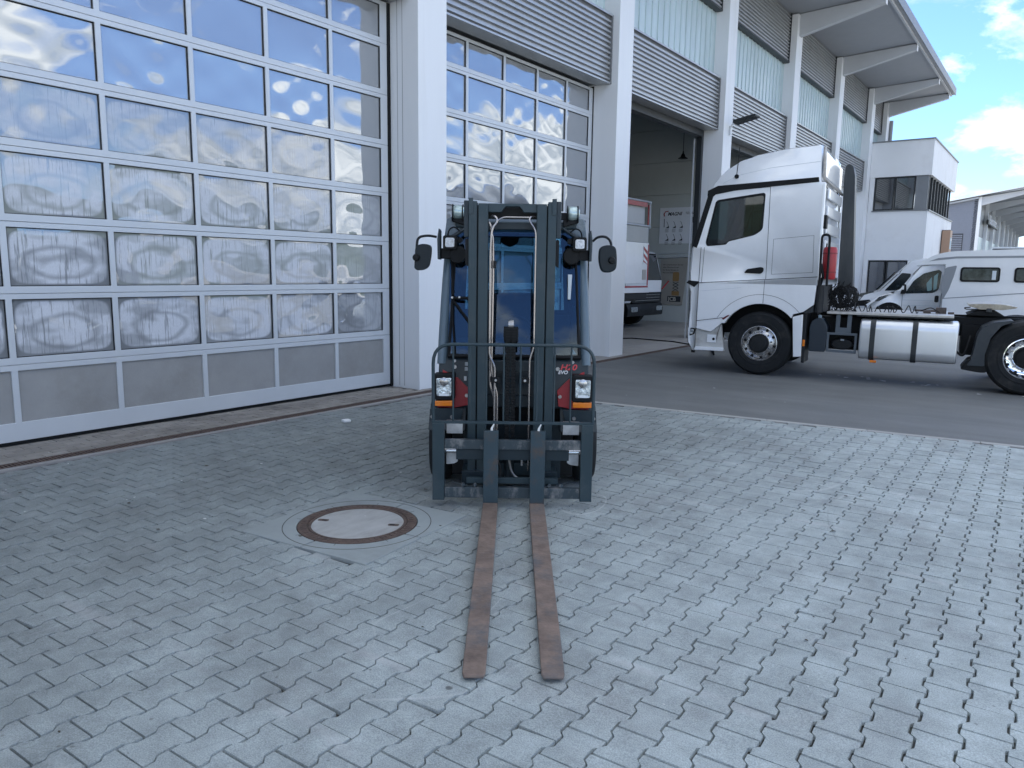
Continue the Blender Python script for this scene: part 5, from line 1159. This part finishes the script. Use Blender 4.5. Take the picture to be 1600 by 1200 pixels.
# red extinguisher / cylinder behind the cab and black grab rails
MB().lathe([(0, 0), (.085, .0), (.10, .03), (.10, .44), (.085, .48), (0, .49)], (.90, .20, 1.52), 'z', 28).build('red_cylinder', M_RED, tk, smooth=True)
for z in (1.62, 1.90): MB().lathe([(.101, 0), (.104, 0), (.104, .018), (.101, .018)], (.90, .20, z), 'z', 28).build('cylinder_band', mat('red_dark', (.2, .015, .02), .5), tk)
MB().tube(bent([(.80, .03, 1.42), (.79, .03, 2.18), (.90, .03, 2.18), (.905, .03, 1.42)], .06), .018, 8).build('grab_rail', M_BLACK, tk, smooth=True)
MB().cyl((.80, .12, 1.02), (.80, .12, 1.42), .07, 14).build('air_canister', M_PLASTIC, tk, smooth=True)
MB().tube([(.80, .1, 1.40), (.84, .08, 1.55), (.80, .1, 1.75)], .02, 6).build('air_pipe', M_BLACK, tk)
# coiled air lines hanging behind the cab
cb = MB(); rr = random.Random(4)
for q in range(2):
    pts = []
    cx_, cy_ = 1.06+.07*q, .50+.35*q
    for k in range(170):
        t = k/169; a = k*.72; pts.append((cx_+.115*math.cos(a)+.03*math.sin(k*.1), cy_-.20+.40*t+.02*math.cos(a*1.3), 1.28-.05*math.sin(t*PI)+.155*math.sin(a)))
    cb.tube(pts, .006, 5)
cb.build('coiled_air_line', M_BLACK, tk, smooth=True)
rb = MB()
for q in range(26):
    a = rr.uniform(0, 2*PI); rb.tube([(1.0+rr.uniform(-.12, .12), .3, 1.2+rr.uniform(-.1, .15)), (1.10+.2*math.cos(a), .28+rr.uniform(0, .3), 1.30+.2*math.sin(a)), (1.12+.2*math.cos(a+1), .3, 1.05)], .007, 5)
rb.build('air_line_bundle', M_BLACK, tk)
pts = []
for k in range(300):
    t = k/299; pts.append((1.0+1.15*t+.02*math.sin(t*23), .50+.06*math.cos(k*.25), 1.085+.052*math.sin(k*.25)+.012*math.sin(t*9)))
MB().tube(pts, .007, 5).build('coiled_air_line', M_BLACK, tk, smooth=True)
MB().tube(bent([(2.17, .5, 1.08), (2.3, .45, 1.14), (2.42, .45, 1.06)], .05), .008, 6).build('air_line_end', M_BLACK, tk)
# chassis, catwalk plate, bottle, bracket
for yy in (.80, 1.55): box('chassis_rail', M_BLACK, .5, 4.35, yy, yy+.08, .72, 1.0, tk)
box('catwalk_plate', mat('chequer_plate', (.48, .47, .45), .4, metal=.6, var=.2, vscale=18), .93, 2.6, .10, 1.6, 1.005, 1.04, tk, .004)
box('catwalk_edge', M_DARK, 1.35, 2.6, .095, .13, .985, 1.004, tk)
MB().prism(smoothpoly([(.70, .42), (.94, .42), (.955, .80), (.90, .90), (.87, .93), (.78, .93), (.72, .88), (.695, .80)], .03, 3), .10, .38).build('fluid_bottle', mat('bottle_dark', (.018, .028, .04), .4, var=.1), tk, bevel=.03, seg=3)
box('bottle_cap', mat('cap_pale', (.35, .45, .52), .5), .795, .845, .2, .26, .93, .975, tk, .008)
br = MB(); br.ring([(.95, .43), (1.375, .42), (1.375, .725), (.95, .725)], [[(.985, .465), (.985, .69), (1.34, .69), (1.34, .46)]], .10, .125); br.box(1.06, 1.12, .14, .16, .72, 1.0); br.box(1.22, 1.28, .14, .16, .72, 1.0); br.box(1.06, 1.28, .135, .16, .72, .80)
br.build('battery_bracket', mat('bracket_grey', (.10, .12, .14), .5, metal=.3, var=.2), tk, bevel=.004)
MB().prism([(1.0+.16*(1+math.cos(t))*1.0, .545+.085*math.sin(t)) for t in [2*PI*k/24 for k in range(24)]], .2, .5).build('air_tank', M_PLASTIC, tk, bevel=.02)
box('air_tank_label', MATS['sticker_grey'], 1.14, 1.19, .192, .199, .60, .625, tk)
box('battery_box', M_BLACK, .72, 1.38, .4, .8, .45, .95, tk)
# fuel tank
ft = MB().prism(smoothpoly([(.055, .36), (.62, .34), (.66, .50), (.66, .88), (.55, .95), (.10, .95), (.02, .86), (.02, .45)], .07, 5), 1.405, 2.675, 'x').build('fuel_tank', mat('tank_aluminium', (.66, .68, .70), .34, metal=.8, var=.05, vscale=1.6, stretch=(1, 1, .35), roughvar=.06), tk, bevel=.055, seg=5, smooth=False)
for p in ft.data.polygons: p.use_smooth = True
for sx in (1.585, 2.135):
    MB().ring(smoothpoly([(.045, .345), (.63, .325), (.67, .50), (.67, .88), (.56, .962), (.09, .962), (.008, .87), (.008, .44)], .07, 5), [list(reversed(smoothpoly([(.06, .365), (.615, .345), (.655, .50), (.655, .88), (.55, .944), (.10, .944), (.024, .86), (.024, .455)], .07, 5)))], sx-.035, sx+.035, 'x').build('tank_strap', M_DARK, tk)
box('side_marker', M_AMBER, 1.575, 1.665, .0, .03, .315, .352, tk, .006); box('side_marker', M_AMBER, .625, .66, -.012, .0, .50, .60, tk, .005)
MB().lathe([(0, .03), (.045, .03), (.05, 0), (0, 0)], (2.43, .25, .955), 'z', 18).build('tank_cap', M_BLACK, tk)
MB().prism(smoothpoly([(1.80, .955), (1.93, .955), (1.90, .985), (1.82, .98)], .01, 2), .25, .3).build('tank_filler', M_BLACK, tk)
MB().tube(bent([(2.64, .3, .55), (2.76, .25, .45), (2.80, .3, .60), (2.83, .4, .75)], .08), .018, 8).build('fuel_hose', M_BLACK, tk, smooth=True)
vb = MB(); vb.box(2.08, 2.42, .7, .82, 1.06, 1.09); vb.box(2.36, 2.50, .7, .85, 1.04, 1.13); vb.box(2.2, 2.3, .6, .7, 1.03, 1.08); vb.box(2.52, 2.60, .6, .7, 1.0, 1.07)
vb.build('valve_block', mat('oily_brown', (.07, .055, .05), .6, var=.3, vscale=20), tk, bevel=.006)
# rear axle, mudguard, fifth wheel
truck_wheel(tk, 0-.03, .03)
MB().lathe([(.27, .015), (.46, 0), (.5, .06), (.5, .24), (.46, .30), (.27, .30)], (-.03, 2.09, .5), 'y', 48).build('wheel', M_TYRE, tk, smooth=True)
truck_wheel(tk, 3.50, .02, dual=True, rimm=mat('polished_rim', (.82, .84, .87), .10, metal=1, var=.05))
MB().lathe([(.27, .0), (.47, 0), (.5, .06), (.5, .5), (.46, .58), (.27, .58)], (3.50, 1.80, .5), 'y', 48).build('wheel', M_TYRE, tk, smooth=True)
MB().cyl((3.5, .3, .5), (3.5, 2.2, .5), .12, 16).build('rear_axle', M_BLACK, tk)
MB().prism(smoothpoly([(2.80, .36), (2.86, .45), (2.90, .78), (2.95, .90), (3.08, .975), (3.30, 1.01), (3.30, .985), (3.17, .93), (3.06, .76), (3.01, .52), (3.02, .36)], .02, 2), .04, .58).build('mudguard', mat('mudguard_blueblack', (.016, .024, .033), .4, var=.1, dirt=(.07, .07, .07), dirt_amt=.3), tk, bevel=.01)
MB().prism(smoothpoly([(2.73, .30), (2.95, .27), (3.05, .27), (3.06, .40), (2.92, .46), (2.82, .44)], .03, 3), .05, .55).build('mudflap', M_BLACK, tk, bevel=.01)
MB().prism(smoothpoly([(2.75, 1.03), (2.90, 1.10), (3.12, 1.10), (3.24, 1.03)], .03, 3), .75, 1.7).build('fifth_wheel_bracket', M_BLACK, tk, bevel=.01)
MB().prism(smoothpoly([(2.78, 1.165), (2.76, 1.19), (2.95, 1.205), (3.20, 1.20), (3.38, 1.165), (3.36, 1.15), (3.20, 1.12), (2.92, 1.12)], .015, 2), .72, 1.68).build('fifth_wheel_plate', mat('greasy_plate', (.34, .31, .25), .45, metal=.4, var=.3, vscale=14), tk, bevel=.008)
MB().tube(bent([(2.80, .70, 1.15), (2.72, .68, 1.14), (2.74, .68, 1.12), (2.90, .70, 1.12)], .02), .008, 6).build('release_handle', M_BLACK, tk)
MB().box(3.0, 3.07, .70, .76, 1.08, 1.14).build('pivot_bracket', M_DARK, tk, bevel=.01)
box('suspension_block', M_BLACK, 2.72, 3.0, .7, 1.7, .45, .9, tk)

# ------------------------------------------------------------------ vans behind (local x = towards rear)
def van(t, high, wid=2.0, length=6.0):
    """side profile of a delivery-van cab; x=0 is the rear edge of the front wheel arch side"""
    lower = [(-1.80, .30), (-1.84, .55), (-1.76, .72), (-1.60, .82), (-1.30, .98), (-.95, 1.10), (-.84, 1.17), (-.33, 1.95)]
    return lower
cv = thing('camper_van', 'white low-profile camper van with grey swoosh and square side windows behind the tractor unit', 'camper', (4, 26, 0), R(6))
prof = [(-1.76, .28), (-1.83, .45), (-1.77, .68), (-1.62, .80), (-1.38, .98), (-1.10, 1.08), (-.84, 1.19), (-.52, 1.66), (-.30, 1.92), (.35, 2.0), (.35, .28)]
def wedge(name, prof_, y0, y1, m, parent, inset=.14, bev=.05):
    v = []; n_ = len(prof_); ys = [(y0, inset), (y0+.03, inset*.62), (y0+.12, inset*.25), (y0+.35, .03), ((y0+y1)/2, 0), (y1-.35, .03), (y1-.12, inset*.25), (y1-.03, inset*.62), (y1, inset)]
    m_ = MB(); xmin = min(p[0] for p in prof_); rows_ = []
    for y, i_ in ys: rows_.append([(p[0]+i_*max(0, min(1, (-.1-p[0])/1.0)), y, p[1]-(i_*.25 if p[1] > 1.0 else 0)) for p in prof_])
    for a in range(len(rows_)-1):
        for q in range(n_): m_.add([rows_[a][q], rows_[a][(q+1) % n_], rows_[a+1][(q+1) % n_], rows_[a+1][q]], [(0, 1, 2, 3)])
    m_.add(rows_[0], [tuple(range(n_))]); m_.add(rows_[-1], [tuple(range(n_))])
    o_ = m_.build(name, m, parent, smooth=True); md_ = o_.modifiers.new('w', 'WELD'); md_.merge_threshold = .0005; return o_
wedge('cab_body', prof, 0, 2.0, M_TRUCKW, cv)
MB().prism(smoothpoly([(-.42, 1.89), (-.20, 2.09), (.10, 2.26), (.50, 2.345), (2.4, 2.41), (5.2, 2.42), (5.2, .28), (1.0, .28), (.36, .28), (.36, 1.96), (-.38, 1.93)], [.03, .1, .2, .2, 0, .1, .1, 0, 0, 0, .02], 4), -.06, 2.12).build('living_body', M_TRUCKW, cv, bevel=.05, seg=3)
sw_ = MB(); sw_.prism(smoothpoly([(-.66, 1.06), (.10, 1.10), (.24, 1.20), (.28, 1.74), (.20, 1.80), (-.20, 1.68), (-.45, 1.45)], .06, 4), -.012, .0, M=Matrix.Translation((0, 0, 0)))
sw_.build('side_window', mat('van_window', (.015, .022, .026), .08, var=.6, vscale=3, spec=.8), cv)
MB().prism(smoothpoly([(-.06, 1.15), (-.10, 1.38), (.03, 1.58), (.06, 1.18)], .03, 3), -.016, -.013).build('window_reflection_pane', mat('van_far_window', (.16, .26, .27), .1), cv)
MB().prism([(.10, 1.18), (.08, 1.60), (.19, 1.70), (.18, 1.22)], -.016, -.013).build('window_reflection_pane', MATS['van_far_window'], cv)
MB().prism(smoothpoly([(.37, .9), (.28, 1.35), (.37, 1.86), (.66, 1.93), (.60, 1.60), (.50, 1.20)], .05, 3), -.072, -.061).build('grey_swoosh', mat('swoosh_grey', (.26, .28, .30), .4), cv)
MB().prism([(-.10, 2.04), (.15, 2.14), (.62, 2.19), (4.9, 2.26), (4.9, 2.20), (.62, 2.13), (.2, 2.08)], -.066, -.061).build('roof_stripe', MATS['swoosh_grey'], cv)
MB().prism([(.36, .955), (4.9, 1.42), (4.9, 1.39), (.36, .93)], -.066, -.061).build('side_stripe', MATS['swoosh_grey'], cv)
for a, b in ((.76, 1.76), (2.10, 3.0)):
    f = MB().prism(rrect(a, b, 1.45, 1.88, .08), -.085, -.061).build('window', M_BLACK, cv, bevel=.008)
    MB().prism(rrect(a+.05, b-.05, 1.50, 1.83, .06), -.092, -.086).build('pane', mat('van_pane', (.05, .06, .065), .06, var=.6, vscale=4, spec=.8), f)
box('window_sticker', MATS['sticker_pale'], 1.56, 1.66, -.096, -.0925, 1.52, 1.78, cv)
MB().prism(rrect(.15, .26, .82, 1.02, .04), -.022, .0).build('door_handle', M_BLACK, cv, bevel=.01)
MB().prism(smoothpoly([(-.78, 1.05), (-.64, 1.05), (-.62, 1.14), (-.64, 1.34), (-.72, 1.36), (-.74, 1.2)], .03, 3), -.20, -.02).build('side_mirror', M_BLACK, cv, bevel=.02)
MB().prism(rrect(-.735, -.685, 1.18, 1.30, .01), -.206, -.201).build('mirror_indicator', M_WHITE, cv)
MB().prism(smoothpoly([(-1.52, .80), (-1.42, .93), (-1.14, 1.02), (-1.20, .93), (-1.42, .80)], .02, 3), .0, .07, M=Matrix.Translation((.04, 0, 0))).build('headlight', mat('van_headlight', (.06, .07, .075), .15, var=.6, vscale=12, spec=.8), cv)
box('front_grille', M_BLACK, -1.80, -1.70, .45, 1.55, .50, .76, cv, .02)
for (a, b) in (([(-.72, .3), (-.72, 1.05)], .006), ([(.30, .3), (.32, 1.0), (.38, 1.5), (.36, 1.92)], .008)):
    bb = MB()
    for i in range(len(a)-1):
        p = Vector(a[i]); q = Vector(a[i+1]); d = (q-p).normalized(); w2 = Vector((-d.y, d.x))*b; bb.prism([tuple(p-w2), tuple(q-w2), tuple(q+w2), tuple(p+w2)], -.004, .0)
    bb.build('door_seam', mat('seam_grey', (.12, .14, .16), .6), cv)
bb = MB(); bb.box(-.70, .30, -.003, 0, .86, .87); bb.box(-.70, .30, -.003, 0, .70, .71); bb.build('door_crease', MATS['panel_crease'], cv)
for x in (-1.05, 3.2):
    MB().lathe([(0, 0), (.20, 0), (.31, -.01), (.34, .04), (.34, .2), (0, .2)], (x, -.015, .34), 'y', 32).build('wheel', M_TYRE, cv, smooth=True)
    MB().lathe([(0, 0), (.19, 0), (.21, -.01)], (x, -.03, .34), 'y', 24).build('rim', M_ALU, cv, smooth=True)
MB().prism(arc(-1.05, .34, .44, 180, 0, 14), -.006, .01).build('wheel_arch', M_BLACK, cv)
box('solar_panel', M_DARK, 1.55, 2.85, .2, 1.5, 2.425, 2.46, cv); box('solar_edge', M_ALU, 1.5, 2.9, .17, .19, 2.425, 2.47, cv)

v2 = thing('white_van', 'white panel van with black windscreen, its nose showing beyond the camper van', 'van', (4-.314, 29, 0), R(6))
prof = [(-2.30, .30), (-2.40, .50), (-2.36, .72), (-2.22, .90), (-1.95, 1.00), (-1.70, 1.10), (-1.18, 1.68), (-1.12, 1.74), (-.74, 2.12), (-.45, 2.20), (3.2, 2.22), (3.2, .30)]
wedge('body', prof, 0, 2.0, M_TRUCKW, v2)
MB().prism([(-1.70, 1.112), (-1.16, 1.72), (-1.13, 1.70), (-1.66, 1.085)], .12, 1.88, M=Matrix.Translation((-.025, 0, .012))).build('windscreen', MATS['van_window'], v2)
MB().prism(smoothpoly([(-1.48, 1.08), (-.72, 1.12), (-.70, 1.68), (-.98, 1.70)], .04, 3), -.008, .0, M=Matrix.Translation((.03, 0, 0))).build('side_window', MATS['van_window'], v2)
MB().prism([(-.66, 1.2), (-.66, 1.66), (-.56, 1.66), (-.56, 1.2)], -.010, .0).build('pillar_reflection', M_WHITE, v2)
MB().prism(smoothpoly([(-2.28, .86), (-2.20, .97), (-1.80, 1.05), (-1.78, 1.0), (-2.15, .85)], .02, 3), .02, .12).build('headlight', MATS['van_headlight'], v2)
MB().prism([(-2.36, .52), (-2.33, .70), (-1.85, .76), (-1.75, .55)], .10, .14, M=Matrix.Translation((-.04, -.12, 0))).build('grille', M_BLACK, v2)
box('front_grille', M_BLACK, -2.42, -2.36, .3, 1.7, .50, .72, v2, .02)
for x in (-1.6, 2.4): MB().lathe([(0, 0), (.31, -.01), (.34, .04), (.34, .2), (0, .2)], (x, -.01, .34), 'y', 28).build('wheel', M_TYRE, v2, smooth=True)

# ------------------------------------------------------------------ small litter on the ground
fl_ = MB(); rr = random.Random(9)
def flake(x, y, r_, z):
    k = rr.randint(4, 6); a0 = rr.uniform(0, 6); pts = [(x+r_*rr.uniform(.5, 1)*math.cos(a0+2*PI*i/k)*1.5, y+r_*rr.uniform(.5, 1)*math.sin(a0+2*PI*i/k), z+rr.uniform(.001, .005)) for i in range(k)]; fl_.add(pts, [tuple(range(k))])
for (x, y, n_, s_, rr_) in ((5.2, 12.6, 9, .7, .035), (6.3, 12.3, 6, .4, .03), (7.0, 12.0, 4, .3, .03), (3.6, 9.6, 5, 1.2, .015), (2.6, 3.2, 8, 1.4, .010), (1.6, 2.4, 7, 1.0, .010), (5.0, 6.2, 9, 1.6, .010), (6.5, 3.4, 7, 1.4, .007), (2.1, 4.4, 6, 1.3, .010)):
    for k in range(n_): flake(x+rr.gauss(0, s_), y+rr.gauss(0, s_*.35), rr_*rr.uniform(.5, 1.3), .0045)
tag(fl_.build('paint_flakes', mat('flake_white', (.62, .63, .62), .7), fixn=False), 'scattered pale paint flakes and chips lying on the asphalt and paving', 'litter', kind='stuff')
db = tag(MB().prism([(1.40, 5.12), (1.47, 5.10), (1.50, 5.17), (1.43, 5.20)], .002, .035, 'z').build('paper_scrap', M_WHITE, bevel=.012), 'small crumpled white paper scrap on the paving near the drain', 'litter')

fl_ = MB()
for (x, y, n_, s_, rr_) in ((3.0, 4.2, 12, 1.3, .016), (5.8, 1.9, 9, .9, .006), (6.9, 3.2, 10, 1.0, .008), (2.2, 2.6, 10, .9, .012), (5.4, 5.8, 8, 1.2, .016), (6.6, 9.3, 6, 1.2, .014)):
    for k in range(n_): flake(x+rr.gauss(0, s_), y+rr.gauss(0, s_*.5), rr_*rr.uniform(.4, 1.3), .0055)
tag(fl_.build('dark_debris', mat('debris_brown', (.05, .042, .03), .8), fixn=False), 'scattered dark crumbs of dirt and dry leaf bits on the paving', 'debris', kind='stuff')
